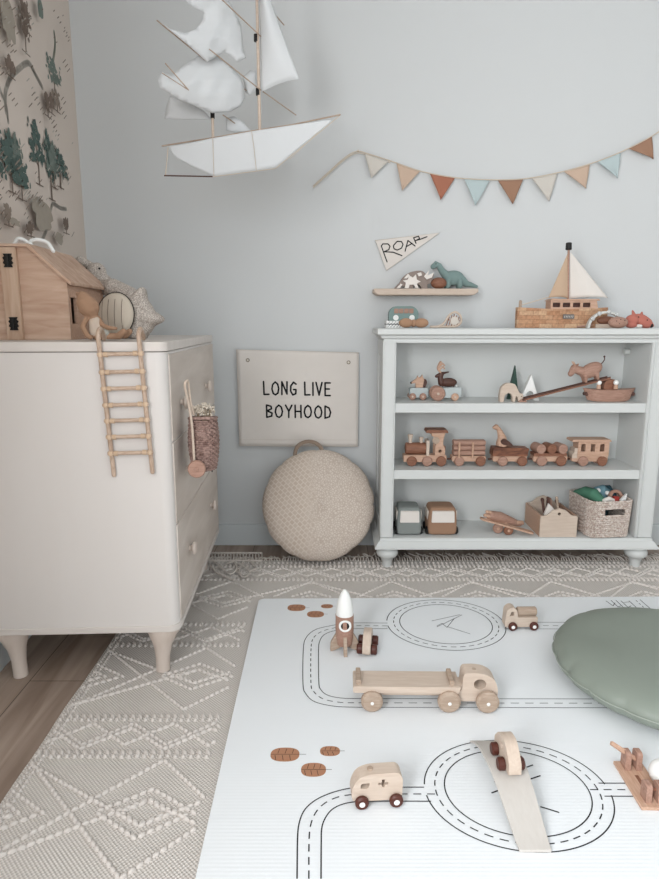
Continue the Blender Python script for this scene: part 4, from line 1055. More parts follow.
M_HOLEY = [rounded2([(x, 2), (x+7.5, 2), (x+7.5, 6.5), (x, 6.5)], .6) for x in (-12.5, -2.5, 7.5, 17.5)]
mb = MB(k); M = Matrix.Translation((0, 0, 0))
mb.prism([(-14.5, 0), (33, 0), (31, 8.3), (-14.5, 8.3)], -7.5, -6.2, holes=M_HOLEY, fn=lambda x, y, z: V((x, y, z+18.4)))
mb.prism([(-14.5, 0), (33, 0), (31, 8.3), (-14.5, 8.3)], 6.2, 7.5, holes=M_HOLEY, fn=lambda x, y, z: V((x, y, z+18.4)))
mb.box(-14.5, -13.4, -6.2, 6.2, 18.4, 26.7)
mb.build('cabin', M_MAPLEL, bo)
MB(k).prism([(-16, 26.7), (34, 26.7), (33, 28.4), (-6, 28.4), (-13, 29)], -8.5, 8.5).build('cabin_roof', M_MAPLEL, bo, bevel=.0008)
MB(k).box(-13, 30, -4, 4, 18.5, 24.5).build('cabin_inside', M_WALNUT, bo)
MB(k).cyl((5, 0, 28), (2.2, 0, 78), 1.1, n=10).build('mast', M_MAPLE, bo)
MB(k).cyl((2.2, 0, 76), (2.0, 0, 83), 3.0, 2.8, n=16, bev=.5).build('mast_cap', M_BLACK, bo)
for nm, A_, B_, C_, m in (('back_sail', (1.6, 73, 0), (-16, 29.5, -3), (5.5, 28.8, 0), mat('tan canvas', '#c4a990', .95, .3, 500)), ('front_sail', (4, 74, -.6), (43, 29.5, -5), (6.0, 28.8, -.6), M_CREAM), ('furled_sail', (30, 46, 1), (43, 31, 0), (24, 30, 2), M_CREAM)):
    def f(u, v):
        a, b_, c_ = [V((q_[0], q_[2], q_[1])) for q_ in (A_, B_, C_)]; p = a.lerp(c_.lerp(b_, u), max(v, .01)); return p+V((0, -3*sin(pi*u)*v, 1.5*sin(pi*u)*(1 if v > .9 else 0)))
    MB(k).grid(f, 14, 16).build(nm, m, bo, solid=.0012, sharp=80)
MB(k).tube([V((-44, 0, 22)), V((-16, 0, 30)), V((4, 0, 33))], .5, 6).build('stay_rope', M_STRING, bo)
MB(k).capsule([(-42.5, 0, 20), (-42.5, 0, 26)], 1.6).build('bollard', M_BEECHD, bo)
pl = MB(k).prism(rounded2([(-3, 9), (8, 9), (8, 13.5), (-3, 13.5)], .6), -11.9, -11.0).build('name_plate', mat('grey plate', '#6f6a66', .6), bo)
mb = MB(k)
for i in range(6): mb.ribbon([(-1.8+i*1.6, 10.3), (-1.2+i*1.6, 12.2)], .4, lambda X, Z: V((X, -12.1, Z)), caps=False)
mb.build('plate_marks', M_CREAM, pl)
MB(k).capsule([(12, -12, 1.2), (26, -12.5, 3.2)], .9).build('oar', M_MAPLE, bo)

# tambourine, shakers, fox
k = sc(2.46, ZT)
tb = thing('tambourine', 'pale grey half-round tambourine with small jingles on the bookcase top', 'tambourine', spot(605, 2.452, ZT))
ap = [(-18.5, .2)]+[(18.5*-cos(pi*i/24), 16.5*sin(pi*i/24)+.2) for i in range(1, 24)]+[(18.5, .2), (16, .2)]+[(16*cos(pi*i/24), 14.3*sin(pi*i/24)+.2) for i in range(1, 24)]+[(-16, .2)]
MB(k).prism(ap, -2.5, 2.5).build('hoop', mat('pale grey lacquer', '#cfd0cb', .4), tb, bevel=.0008)
for a in (35, 62, 95, 125, 150):
    c = V((-17*cos(R(a)), -2.6, 15.5*sin(R(a))+.4)); MB(k).lathe([(0, 0), (2.3, 0), (2.1, .5), (0, .9)], 14, Matrix.Translation(c)@Matrix.Rotation(pi/2, 4, 'X')).build('jingle', mat('nickel', '#c9c9c6', .25, metal=1), tb)
rl = thing('wooden_roller', 'brown wooden rolling shaker lying behind the tambourine', 'shaker', spot(606, 2.50, ZT)); MB(k).ell((0, 0, 7.6), (11, 4.6, 4.2), n=20).build('shaker', M_RED, rl)
MB(k).box(-12, 11, -3.5, 3.5, 0, 4).build('stand_block', M_BEECH, rl, bevel=.001)
sh = thing('egg_shaker', 'round brown wooden shaker in front of the tambourine beside the coral toy', 'shaker', spot(617.5, 2.418, ZT)); MB(k).ell((0, 0, 5.6), (9.6, 6, 5.6), n=24).build('shaker', M_MAPLE, sh)
for x, z in ((-4, 7), (0, 8.5), (4, 7.4), (-1, 4.5)): MB(k).ell((x, -5.6, z), .6, n=6).build('dot', M_WALNUT, sh)
M_CORAL = mat('coral felt', '#bd7466', .9, .2, 400)
fx = thing('plush_fox', 'coral pink plush animal lying at the right end of the bookcase top', 'plush toy', spot(638, 2.50, ZT))
mb = MB(k); mb.ell((4, 0, 7), (11, 5, 6), (0, .5, 0)); mb.ell((-7, -1, 8), (7, 5, 5.5)); mb.ell((-9, -4, 3), (6, 3.5, 3)); mb.capsule([(-5, 0, 12), (-7, 0, 17)], [2.4, 1]); mb.capsule([(2, 0, 12), (3, 1, 15.5)], [2.2, 1]); mb.capsule([(10, 0, 6), (14, 0, 2.5)], [3.5, 2])
mb.build('body', M_CORAL, fx, voxel=.0018)
MB(k).ell((12.6, -1, 2.6), (2, 2.2, 2.4), n=12).build('nose', M_BLACK, fx)
for x, z in ((-3, 11), (6, 8)): MB(k).ell((x, -5.4, z), .7, n=6).build('eye', M_BLACK, fx)
MB(k).ell((-1, -4, 2), (3.4, 2.4, 1.9), n=12).build('paw', M_CREAM, fx)
# ------------------------------------------------------------------ shelf one: little vehicles, animals, ark
Z1, Z2, Z3 = .6885, .4205, .1405
k = sc(2.50, .72)
M_GREYB = mat('pale grey blue paint', '#b7bfbf', .5)
def P7(*pts, ox=0, oz=0, s=8.24): return [((x-ox)/s, (oz-z)/s) for x, z in pts]
c1_ = thing('wooden_car', 'pale grey toy car carrying a wooden fox on the top shelf', 'toy car', spot(418.5, 2.53, Z1), 0)
MB(k).prism(rounded2([(-9.5, 2.4), (8.5, 2.4), (8.5, 12), (-9.5, 12)], [1, 1, 2, 2]), -5.5, 5.5).build('body', M_GREYB, c1_, bevel=.001)
for x in (-7, 3.5): wheel(c1_, x, -5.3, 3.5, 3.5, 2.4, M_MAPLE, M_BEECH, .3, k); wheel(c1_, x, 5.3, 3.5, 3.5, 2.4, M_MAPLE, M_BEECH, .3, k, 1)
fg = thing('fox_figure', 'light and dark wooden fox figure riding in the left grey car', 'toy animal', spot(419.5, 2.53, Z1+12.1*k))
MB(k).prism([(-4, 0), (5, 0), (7.2, 4.5), (6, 8), (3.2, 9.6), (2.4, 13), (.5, 10.3), (-1.5, 9.8), (-2, 12), (-3.4, 9), (-8.5, 5.2), (-8.4, 4), (-4.2, 4.6)], -2.2, 2.2).build('body', M_MAPLEL, fg, bevel=.0008)
MB(k).prism([(3, 0), (5.2, 0), (7.4, 4.5), (6.2, 8), (4.2, 9)], -2.5, -2.1).build('dark_back', M_WALNUT, fg)
MB(k).ell((-8.4, 0, 4.6), 1.2, n=10).build('nose', M_BLACK, fg)
tr = thing('toy_tractor', 'pale grey toy tractor with a big wooden rear wheel carrying a deer', 'toy tractor', spot(446, 2.50, Z1), 0)
MB(k).prism(rounded2([(-14, 3), (13, 3), (14, 5), (14, 13.2), (0, 13.2), (-6, 12.6), (-14, 8)], [1, 1, 1, 2, 1, 1, 1]), -4.5, 4.5).build('body', M_GREYB, tr, bevel=.001)
wheel(tr, -9.2, -4.3, 7.2, 7.2, 3, M_MAPLE, M_BEECH, .18, k, groove=True); wheel(tr, -9.2, 4.3, 7.2, 7.2, 3, M_MAPLE, M_BEECH, .18, k, 1)
wheel(tr, 7.8, -4.3, 3.8, 3.8, 2.6, M_MAPLEL, M_BEECH, .3, k); wheel(tr, 7.8, 4.3, 3.8, 3.8, 2.6, M_MAPLEL, M_BEECH, .3, k, 1)
dg = thing('deer_figure', 'dark brown wooden deer with pale antlers standing on the tractor', 'toy animal', spot(445, 2.50, Z1+13.3*k))
mb = MB(k); mb.ell((3, 0, 4.6), (9, 3.2, 4.6), n=16); mb.capsule([(-3.5, 0, 4), (-5, 0, 9), (-4.6, 0, 12)], [3.6, 2.8, 2.6]); mb.capsule([(-4, 0, 12.6), (-9, 0, 10.6)], [2.7, 1.6]); mb.capsule([(-4, 0, 13.5), (3, 0, 14.8)], [1.6, .6])
for x in (-2.5, 8.5): mb.capsule([(x, -1, 3), (x, -1, .9)], [1.6, .9]); mb.capsule([(x, 1, 3), (x, 1, .9)], [1.6, .9])
mb.build('body', M_WALNUT, dg, voxel=.001)
for s_ in (-1, 1): MB(k).tube(smooth([(-4.5, s_*.8, 14), (-7.5, s_*1.6, 18), (-5.8, s_*2, 23.6), (-4.5, s_*2, 25)], 4), 1.1, 6).build('antler', M_MAPLEL, dg)
for z in (17, 20): MB(k).tube([V((-7, -1.5, z)), V((-3, -2, z+3.4)), V((-1.5, -2, z+1))], 1.0, 6).build('antler_branch', M_MAPLEL, dg)
MB(k).ell((11, -2.4, 1.2), .9, n=8).build('tail', M_WHITE, dg)

k = sc(2.47, .72)
tg = thing('cone_tree', 'dark green triangular toy tree behind the wooden elephant', 'toy tree', spot(512.5, 2.54, Z1)); MB(k).prism([(-6, 0), (6, 0), (0.6, 34.5)], -2.4, 2.4).build('tree', mat('bottle green paint', '#2f4a40', .6), tg, bevel=.001)
el = thing('elephant_figure', 'pale arched wooden elephant cut-out at the left of the slope', 'toy animal', spot(510, 2.46, Z1))
MB(k).prism(smooth([V(p) for p in [(-11, .2), (-11, 9), (-9.5, 15), (-4, 18.5), (3, 17.5), (6, 13), (8.5, 8.5), (11.5, 8), (12, 3.5), (9.5, 1), (7.5, .2), (6.6, 4), (4.8, 5.5), (4.2, .2), (1.6, .2), (1.4, 5), (-1.2, 8.6), (-4.2, 8.2), (-6.6, 5), (-7, .2)]], 2, closed=True), -3, 3).build('body', M_BEECH, el, bevel=.0008)
MB(k).ell((10.2, -3, 5.4), .5, n=6).build('eye', M_BLACK, el)
hs = thing('toy_house', 'white triangular toy house with arched doorway between tree and slope', 'toy house', spot(528.5, 2.50, Z1))
door_ = [(-3.6, .0)]+[(-3.6*cos(pi*i/10), 6+3.6*sin(pi*i/10)) for i in range(0, 11)]+[(3.6, 0)]
MB(k).prism([(-9.5, 0)]+door_[0:1]+door_[1:-1]+door_[-1:]+[(9.8, 0), (.4, 26)], -3.4, 3.4).build('house', M_WHITE, hs, bevel=.0008)
# ark boat and boarding slope
ar = thing('toy_ark', 'wooden ark boat with small cabin at the right of the top shelf', 'toy boat', spot(608, 2.47, Z1))
kk = k
def arkf(i): 
    t = i/20; x = -26+52*t; e = abs(2*t-1); return x*(1-.0), e
vs = []; fs = []
for i in range(21):
    x, e = arkf(i); wd = 7.5*(1-e**3.5)+.9; zt = 12+1.6*e**4; zb = .1+1.5*e**6
    for s_, z, ww_ in ((-1, zb, .72), (-1, zt, 1), (1, zt, 1), (1, zb, .72)): vs.append(V((x*(1 if z > 5 else .82), s_*wd*ww_, z)))
for i in range(20):
    for q_ in range(4): fs.append((i*4+q_, i*4+(q_+1) % 4, (i+1)*4+(q_+1) % 4, (i+1)*4+q_))
fs += [(0, 1, 2, 3), (83, 82, 81, 80)]
MB(k).add(vs, fs).build('hull', M_MAPLE, ar, bevel=.0012)
for s_ in (-1, 1): MB(k).cyl((s_*23, -2.6, 7.5), (s_*23, 2.6, 7.5), 2.1, n=12).build('porthole', M_WALNUT, ar)
MB(k).prism(rounded2([(-7, 11.8), (7, 11.8), (7, 18), (4, 22), (-4, 22), (-7, 18)], 1.5), -4, 4).build('cabin', M_RED, ar, bevel=.001)
for px, lb in ((598.5, 'left of the ark cabin'), (615.5, 'right of the ark cabin')):
    t = thing('peg_person', 'small white-headed wooden peg figure '+lb, 'peg figure', spot(px, 2.445, Z1+13.0*k))
    MB(k).lathe([(0, 0), (2.2, 0), (2.0, 3), (1.2, 4.6), (0, 4.8)], 14).build('peg', M_MAPLEL, t); MB(k).ell((0, 0, 6.2), 2.6, n=14).build('head', M_WHITE, t)
p0, p1 = spot(521, 2.455, Z1), at(609, 379.5, 2.455)
rs = thing('toy_slope', 'long dark wooden boarding slope leaning up onto the ark', 'toy ramp', p0)
d3 = p1-p0; an = math.atan2(d3.z, d3.x); L3 = d3.length
M = Matrix.Translation((0, 0, .006))@Matrix.Rotation(-an, 4, 'Y')
MB().box(0, L3, -.016, .016, -.003, .003, M).build('plank', M_RED, rs, bevel=.001)
for y_ in (-.016, .013): MB().box(0, L3, y_, y_+.003, .003, .007, M).build('side_rail', M_WALNUT, rs)
MB().prism(rounded2([(-.014, 0), (.02, 0), (.012, .009), (-.004, .010)], .002), -.016, .016).build('foot_block', M_MAPLE, rs)
cwk = thing('cow_figure', 'carved wooden cow with curled tail standing on the sloping plank', 'toy animal', V((spot(577, 2.455, 0).x, 2.455, at(577, 392.5, 2.455).z)), 0)
cwk.rotation_euler = (0, -an*.9, 0)
cwk.location.z = p0.z+.006+(cwk.location.x-p0.x)*math.tan(an)+.0032/cos(an)+.001
mb = MB(k); mb.ell((1, 0, 11), (12, 5.4, 7.2), (0, -.25, 0), n=20); mb.capsule([(-8, 0, 12), (-14, 0, 15.5)], [4.6, 3.8]); mb.capsule([(-14.5, 0, 16.5), (-19, 0, 12)], [4, 2.8])
for x in (-6, 5):
    for s_ in (-1, 1): mb.capsule([(x, s_*2.6, 7), (x+(.5 if x > 0 else -.5), s_*2.8, 1.6)], [2.8, 1.5])
for s_ in (-1, 1): mb.capsule([(-12.5, s_*2.4, 19), (-12, s_*4.6, 20.4)], [1.2, .8])
mb.build('body', M_MAPLE, cwk, voxel=.0011)
for s_ in (-1, 1): MB(k).capsule([(-14, s_*1.6, 20), (-15, s_*2.2, 23.5)], [.8, .4]).build('horn', M_MAPLEL, cwk)
MB(k).tube(smooth([(11, 0, 14), (15.5, 0, 18), (16, 0, 20.5)], 4), .5, 6).build('tail', M_WALNUT, cwk); MB(k).ell((16, 0, 21.3), 1.1, n=8).build('tail_tuft', M_WALNUT, cwk)

# ------------------------------------------------------------------ shelf two: wooden train
k = sc(2.47, .46); Yt = 2.50; GT = 'wooden train on the middle shelf'
def u(px, py): return None
en = thing('train_engine', 'wooden steam engine with two funnels and open cab leading the train', 'toy train', spot(424.5, Yt, Z2), 0, GT)
MB(k).prism(rounded2([(-22, 4), (21, 4), (21, 11), (-22, 11)], 1.5), -6, 6).build('chassis', M_MAPLEL, en, bevel=.001)
MB(k).cyl((-20, 0, 17), (1, 0, 17), 6, n=24, bev=1).build('boiler', M_RED, en)
MB(k).box(0.5, 3.5, -6.5, 6.5, 10.5, 26).build('firewall', M_BEECH, en, bevel=.0008)
MB(k).lathe([(0, 22), (2, 22), (1.7, 25), (2.9, 31), (2.4, 31.5), (0, 31.5)], 16, Matrix.Translation((-15, 0, 0))).build('funnel', M_BEECH, en)
MB(k).lathe([(0, 22), (1.8, 22), (1.6, 25), (2.6, 28.4), (0, 29)], 16, Matrix.Translation((-4, 0, 0))).build('steam_dome', M_BEECH, en)
for s_ in (-1, 1):
    MB(k).prism(rounded2([(9, 10.8), (19, 10.8), (19, 18), (17, 22), (17, 27), (19, 34), (5, 34), (5, 31), (9.5, 29), (11, 25), (9, 20)], 1.2), s_*6-1, s_*6+1, holes=[hole(14, 15.5, 1.6)]).build('cab_side', M_MAPLEL, en, bevel=.0006)
MB(k).lathe([(0, 0), (3.6, 0), (3.6, 1.2), (0, 1.4)], 18, Matrix.Translation((9.5*k, -7.0*k, 26.5*k))@Matrix.Rotation(pi/2, 4, 'X')).build('round_window', M_BEECHD, en) if False else MB(1).lathe([(0, 0), (3.6*k, 0), (3.6*k, 1.2*k), (0, 1.4*k)], 18, Matrix.Translation((9.5*k, -6.8*k, 26.5*k))@Matrix.Rotation(pi/2, 4, 'X')).build('round_window', M_BEECHD, en)
MB(k).box(17, 19.5, -6, 6, 10.8, 20).build('cab_rear', M_RED, en)
MB(k).prism(rounded2([(-.5, 34), (21.5, 34), (20.5, 37), (0.5, 37)], .6), -8.5, 8.5).build('cab_roof', M_RED, en, bevel=.001)
for x in (-14, 1.5, 15.5): wheel(en, x, -5.8, 5.1, 5.1, 3, M_RED if x != 1.5 else M_MAPLE, None, .3, k); wheel(en, x, 5.8, 5.1, 5.1, 3, M_RED, None, .3, k, 1)
def wagon(label, px, hw, wx, nm='train_wagon', cat='toy train', wr=5):
    t = thing(nm, label, cat, spot(px, Yt, Z2), 0, GT)
    MB(k).prism(rounded2([(-hw, 4.5), (hw, 4.5), (hw, 10), (-hw, 10)], 1.2), -5.5, 5.5).build('chassis', M_MAPLEL, t, bevel=.001)
    for i, x in enumerate(wx): wheel(t, x, -5.3, wr, wr, 3, (M_MAPLE, M_RED)[i % 2], None, .3, k); wheel(t, x, 5.3, wr, wr, 3, M_MAPLE, None, .3, k, 1)
    MB(k).capsule([(-hw-3.2, 0, 6), (-hw, 0, 6)], 1).build('coupling', M_WALNUT, t)
    return t
w1 = wagon('train wagon loaded with stacked logs between upright posts, behind the engine', 467.5, 17, (-10, 11.5))
for i, z in enumerate((13, 18.2, 23.4)):
    for y_ in (-4.2, 0.6): MB(k).cyl((-16, y_, z), (16, y_, z), 2.6, n=14, bev=.4).build('log', M_MAPLE, w1)
for x in (-10.5, 3): MB(k).capsule([(x, -7.4, 9), (x, -7.4, 23.5)], 1.1).build('post', M_MAPLEL, w1)
w2 = wagon('train wagon with dark rustic sides carrying the carved bird', 508, 17, (-7.5, 12))
vs = MB(k).prism(rounded2([(-18, 10), (17, 10), (18.5, 18), (10, 18.5), (-17, 18.8)], [1, 1, 1, 2, 1]), -6.5, 6.5); vs.build('load_box', wood('mottled walnut', '#96644a', '#59362a', 0, 3, .5, .7, 3), w2, bevel=.001)
bdg = thing('bird_figure', 'light wooden curved-neck bird figure with dark wing riding on the train', 'toy animal', spot(500, Yt, Z2+18.9*k))
mb = MB(k); mb.tube([(1, 0, .4), (1.5, 0, 4), (1.5, 0, 9), (-.5, 0, 14), (-2.5, 0, 18), (-5.5, 0, 20.5), (-8.2, 0, 18.6)], [5.5, 5.6, 4.4, 3, 2.3, 2.5, 1.2], 14); mb.ell((-4.8, 0, 19.6), 2.9); mb.capsule([(4, 0, 3), (11, 0, 1.5)], [2.6, .8])
mb.build('body', M_MAPLEL, bdg, voxel=.0011)
MB(k).prism(smooth([V(p) for p in [(-1, 6), (2, 9), (6, 7), (11.5, 2), (6, 2.5), (1, 3)]], 3, closed=True), -5.6, -4.2).build('wing', M_WALNUT, bdg)
w3 = wagon('train wagon with three thick logs lying crosswise', 548, 17, (-9, 10.5), wr=5.2)
MB(k).box(-17, 16, -6.5, 6.5, 10, 13).build('load_deck', M_RED, w3, bevel=.0008)
for i, x in enumerate((-11, 0, 11)): MB(k).cyl((x+1, -7, 17.4), (x-1.5, 7, 17.4), 5.0, n=20, bev=.4).build('log', (M_MAPLE, M_RED, M_MAPLE)[i], w3)
w4 = wagon('wooden passenger coach with three windows and roof at the end of the train', 587, 18, (-7, 12), 'train_coach')
mb = MB(k)
for s_ in (-1, 1): mb.prism([(-13, 10), (18, 10), (18, 25), (-13, 25)], s_*6-.7, s_*6+.7, holes=[rounded2([(x, 15), (x+4.4, 15), (x+4.4, 22.5), (x, 22.5)], .5) for x in (-10, -.3, 9)])
mb.box(-13, -12, -5.3, 5.3, 10, 25); mb.box(17, 18, -5.3, 5.3, 10, 25)
mb.build('coach_body', M_MAPLEL, w4); MB(k).box(-11.8, 16.8, -4.6, 4.6, 10, 13.5).build('bench', M_RED, w4)
MB(k).prism(rounded2([(-20, 25), (19.5, 25), (18.5, 27.2), (-19, 27.2)], .6), -8, 8).build('coach_roof', M_MAPLEL, w4, bevel=.0008)
MB(k).prism([(-18, 8), (-13, 8), (-13, 18), (-16, 18), (-16, 14), (-18, 12)], -6, 6).build('entry_platform', M_BEECH, w4)

# ------------------------------------------------------------------ bottom bay
k = sc(2.46, .2)
def cloth_van(px, label, m, trim, w_):
    t = thing('fabric_van', label, 'toy van', spot(px, 2.475, Z3))
    def f(u_, v, hx, hy, hz, zc, e):
        a, b = 2*pi*u_, -pi/2+pi*v; sg = lambda q_, p: math.copysign(abs(q_)**p, q_)
        x, y, z = hx*sg(cos(b), e)*sg(cos(a), e), hy*sg(cos(b), e)*sg(sin(a), e), hz*sg(sin(b), e)
        tp = 1-.10*max(0, z/hz); return V((x*tp, y*tp, z+zc))
    MB(k).grid(lambda a, b: f(a, b, w_, 14, 14.2, 14.4, .25), 40, 24).build('body', m, t, sharp=80)
    MB(k).prism(rounded2([(-w_*.78, 14), (w_*.78, 14), (w_*.74, 25.5), (-w_*.74, 25.5)], 1), -14.9, -12).build('windscreen', M_CREAM, t, bevel=.0015)
    for s_ in (-1, 1): MB(k).prism(rounded2([(-9, 15), (8, 15), (8, 24), (-9, 24)], 1.5), -.7, .7, M=Matrix.Translation((s_*w_*.96, 0, 0))@Matrix.Rotation(pi/2, 4, 'Z')).build('side_window', trim, t)
    for s_ in (-1, 1):
        for y_ in (-8, 8): MB(k).cyl((s_*(w_-3), y_, 4.1), (s_*(w_+1.5), y_, 4.1), 4, n=16, bev=.8).build('wheel', M_BLACK, t)
cloth_van(407.5, 'grey felt toy van with cream windscreen at the left of the bottom shelf', mat('grey felt', '#868b88', .95, .2, 400), M_LINEN, 12.2)
cloth_van(440, 'tan felt toy van with cream windscreen beside the grey one', mat('tan felt', '#9c7b64', .95, .2, 400), M_LINEN, 14.5)
# aeroplane, resting on its tail
ap_ = thing('toy_aeroplane', 'wooden toy aeroplane with four nose pegs and one long wing on the bottom shelf', 'toy aeroplane', spot(503, 2.47, Z3), 0)
mb = MB(k); mb.capsule([(-13, -2, 17.5), (-4, 0, 15), (8, 3, 10), (18, 5, 6.4)], [5, 5.8, 4.4, 2.4], 18); mb.build('fuselage', M_MAPLE, ap_)
for dx, dz in ((0, 4.5), (-3, 1), (1.5, 0), (-1.5, -3.5)): MB(k).capsule([(-15+dx*.6, -4, 17+dz), (-18.5+dx*.6, -5.5, 18+dz)], 1.8).build('nose_peg', M_MAPLEL, ap_)
wg = MB(k); A_, B_ = V((-25, -5, 16.0)), V((27, -9, 2.2))
dd = (B_-A_).normalized(); M = Matrix.Translation(A_)@Matrix(((dd.x, 0, -dd.z, 0), (dd.y, 1, 0, 0), (dd.z, 0, dd.x, 0), (0, 0, 0, 1)))
wg.prism(rounded2([(0, -5), ((B_-A_).length, -5), ((B_-A_).length, 4), (0, 4)], 3.5), -.8, .8, fn=lambda x, y, z: V((x, z, y)), M=M).build('wing', M_MAPLEL, ap_, bevel=.0005)
MB(k).capsule([(14, 3, 8.5), (20.5, 7, 7)], 2.4, flat=1).build('tail_fin', M_MAPLEL, ap_)
wheel(ap_, -6.5, -3, 5.2, 5.2, 3, M_MAPLE, M_MAPLEL, .3, k); wheel(ap_, 2.5, -8, 4.8, 4.8, 3.4, M_RED, M_MAPLEL, .3, k)
MB(k).cyl((-6.5, -3, 5.2), (-4, 2, 12), 1.2, n=8).build('strut', M_MAPLEL, ap_); MB(k).cyl((2.5, -8, 4.8), (1, 0, 12), 1.2, n=8).build('strut', M_MAPLEL, ap_)
# crate with tools
k = sc(2.41, .2)
cr = thing('wooden_crate', 'pale wooden finger-jointed crate with scalloped front on the bottom shelf', 'crate', spot(556, 2.425, Z3), R(0))
hw = 18.5
sc_t = [(-hw, 0), (hw, 0), (hw, 21.5), (12, 22.5), (6, 28), (3, 28.5), (0, 30), (-3, 28.5), (-6, 28), (-12, 22.5), (-hw, 21.5)]
MB(k).prism(rounded2(sc_t, [0, 0, 1, 2, 2, 1, 1, 1, 2, 2, 1]), -5, -3.2, holes=[hole(0, 24, 1.6)]).build('front_panel', M_BEECH, cr, bevel=.0006)
MB(k).prism(rounded2(sc_t, [0, 0, 1, 2, 2, 1, 1, 1, 2, 2, 1]), 42, 43.8, holes=[hole(0, 24, 1.6)]).build('rear_panel', M_BEECH, cr, bevel=.0006)
for s_ in (-1, 1): MB(k).box(s_*hw-(1.8 if s_ > 0 else 0), s_*hw+(0 if s_ > 0 else 1.8), -3.2, 42, 0, 21.5).build('side_panel', M_MAPLEL, cr)
MB(k).box(-hw+1.8, hw-1.8, -3.2, 42, .1, 2).build('bottom_panel', M_MAPLEL, cr)
TP = [((-8, 4, 3), (-12, 12, 34), M_WALNUT, 'dark wooden stick leaning in the crate, furthest left', 1.4), ((-2, 6, 3), (-7, 10, 36), M_WALNUT, 'dark wooden stick leaning in the crate beside the leftmost one', 1.3), ((3, 8, 3), (-3, 16, 33), M_MAPLE, 'brown wooden stick leaning in the middle of the crate', 1.5),
      ((6, 4, 3), (1, 8, 37), M_BEECHD, 'pale tall wooden stick in the middle of the crate', 1.2), ((-11, 8, 3), (-2, 22, 30), M_WALNUT, 'dark wooden stick at the back of the crate', 1.6), ((12, 10, 3), (5, 18, 31), M_WALNUT, 'dark wooden stick leaning at the right of the crate', 1.5)]
for a, b_, m, lb, r in TP:
    t = thing('wooden_stick', lb, 'wooden stick', cr.location, 0, 'sticks in the crate'); MB(k).capsule([a, V(a).lerp(V(b_), .9), b_], [r, r, r*1.3]).build('stick', m, t)
st2 = thing('wooden_wedge', 'cream pointed wooden block on top of the sticks in the crate', 'wooden block', cr.location); MB(k).prism([(-13, 21), (-8, 19), (-3, 27), (-9, 33)], 1, 4).build('block', M_CREAM, st2, bevel=.001)
# woven basket with dinosaurs
bkx = thing('woven_basket', 'large woven cream and brown seagrass basket with handle slot on the bottom shelf', 'basket', V((1.134, 2.412, Z3)), R(7))
k = sc(2.41, .2)
M_SEA = wood('seagrass weave', '#e0d7cf', '#ab9588', 0, 16, .8, .8, 1)
mb = MB(k)
def pane(t): return (20.5+1.8*t, 23+1.2*t, 1.6+35.5*t)
# rows of twined seagrass; the front leaves a slot
rows = 18
for r_ in range(rows):
    t = r_/(rows-1); hx, hy, z = pane(t); seg = 64; pts = []
    for i in range(seg):
        a = 2*pi*(i+.5)/seg; e = .32; x = hx*math.copysign(abs(cos(a))**e, cos(a)); y = hy*math.copysign(abs(sin(a))**e, sin(a))
        o = .55*(1 if (i+r_) % 2 else -1); pts.append(V((x+o*cos(a), y+o*sin(a)+19, z)))
    slot = 11 <= r_ <= 13
    if not slot: mb.tube(pts, 1.25, 6, closed=True)
    else:
        idx = [i for i in range(seg) if not (pts[i].y < 5 and -6 < pts[i].x < 12)]
        s0 = max(i for i in range(seg) if pts[i].y < 5 and -6 < pts[i].x < 12)+1
        run = [pts[(s0+j) % seg] for j in range(len(idx))]; mb.tube(run, 1.25, 6)
mb.build('woven_body', M_SEA, bkx)
MB(k).box(-19, 19, -2, 40, .1, 1.6).build('bottom', M_SEA, bkx)
MB(k).prism(rrect(-20, 20, -2.6, 40.6, 6), 1.7, 3, fn=up).build('inner_base', M_WALNUT, bkx)
bs0 = bkx.location
def critter(name, label, pts, rr, m, extra=None):
    t = thing(name, label, 'toy dinosaur', bs0, R(8)); mb = MB(k); mb.capsule([V(p) for p in pts], rr, 14)
    if extra:
        for e_ in extra: mb.capsule([V(p) for p in e_[0]], e_[1], 10)
    mb.build('body', m, t, voxel=.0022); return t
M_GRN = mat('sea green plush', '#4f7f68', .9, .2, 300); M_BLU = mat('dusty blue plush', '#6d8f9a', .9, .2, 300); M_NAV = mat('deep teal plush', '#2f4f5a', .9, .2, 300)
critter('dinosaur_figure', 'sea green plush dinosaur lying curved over the left of the woven basket', [(-17, 34, 36), (-13, 24, 40), (-10, 14, 40), (-7, 6, 36)], [4, 6, 6.5, 4.5], M_GRN, [([(-11, 20, 36), (-8, 22, 14)], [6, 5])])
t = critter('dinosaur_figure', 'dusty blue plush dinosaur with a white bobble in the middle of the basket', [(-2, 22, 42), (3, 20, 43), (8, 20, 40)], [4, 5.5, 4], M_BLU, [([(3, 20, 40), (3, 22, 14)], [5, 4.5])])
for p in ((5, 14.2, 41), (-3, 17.6, 43)): MB(k).ell(p, 2.4, n=14).build('bobble', M_WHITE, t)
critter('dinosaur_figure', 'deep teal plush toy filling the right back of the basket', [(9, 32, 40), (15, 30, 40), (16, 22, 36)], [4, 5.5, 4], M_NAV, [([(14, 28, 38), (12, 30, 14)], [5, 5])])
t = thing('wooden_rattle', 'round wooden toy with red and white pieces at the front right of the basket', 'wooden toy', bs0, R(8))
MB(1).lathe([(4.5*k, -1.5*k), (7.5*k, -1.5*k), (7.5*k, 1.5*k), (4.5*k, 1.5*k), (4.5*k, -1.5*k)], 22, Matrix.Translation((11*k, 9*k, 38*k))@Matrix.Rotation(R(70), 4, 'X')).build('ring', M_MAPLE, t)
MB(k).box(5, 10, 1, 5, 36, 40.5).build('red_block', mat('red paint', '#a33b35', .5), t, bevel=.001); MB(k).prism([(12, 36), (18, 35), (19, 43), (15, 39)], 2, 5).build('white_fin', M_WHITE, t, bevel=.001)
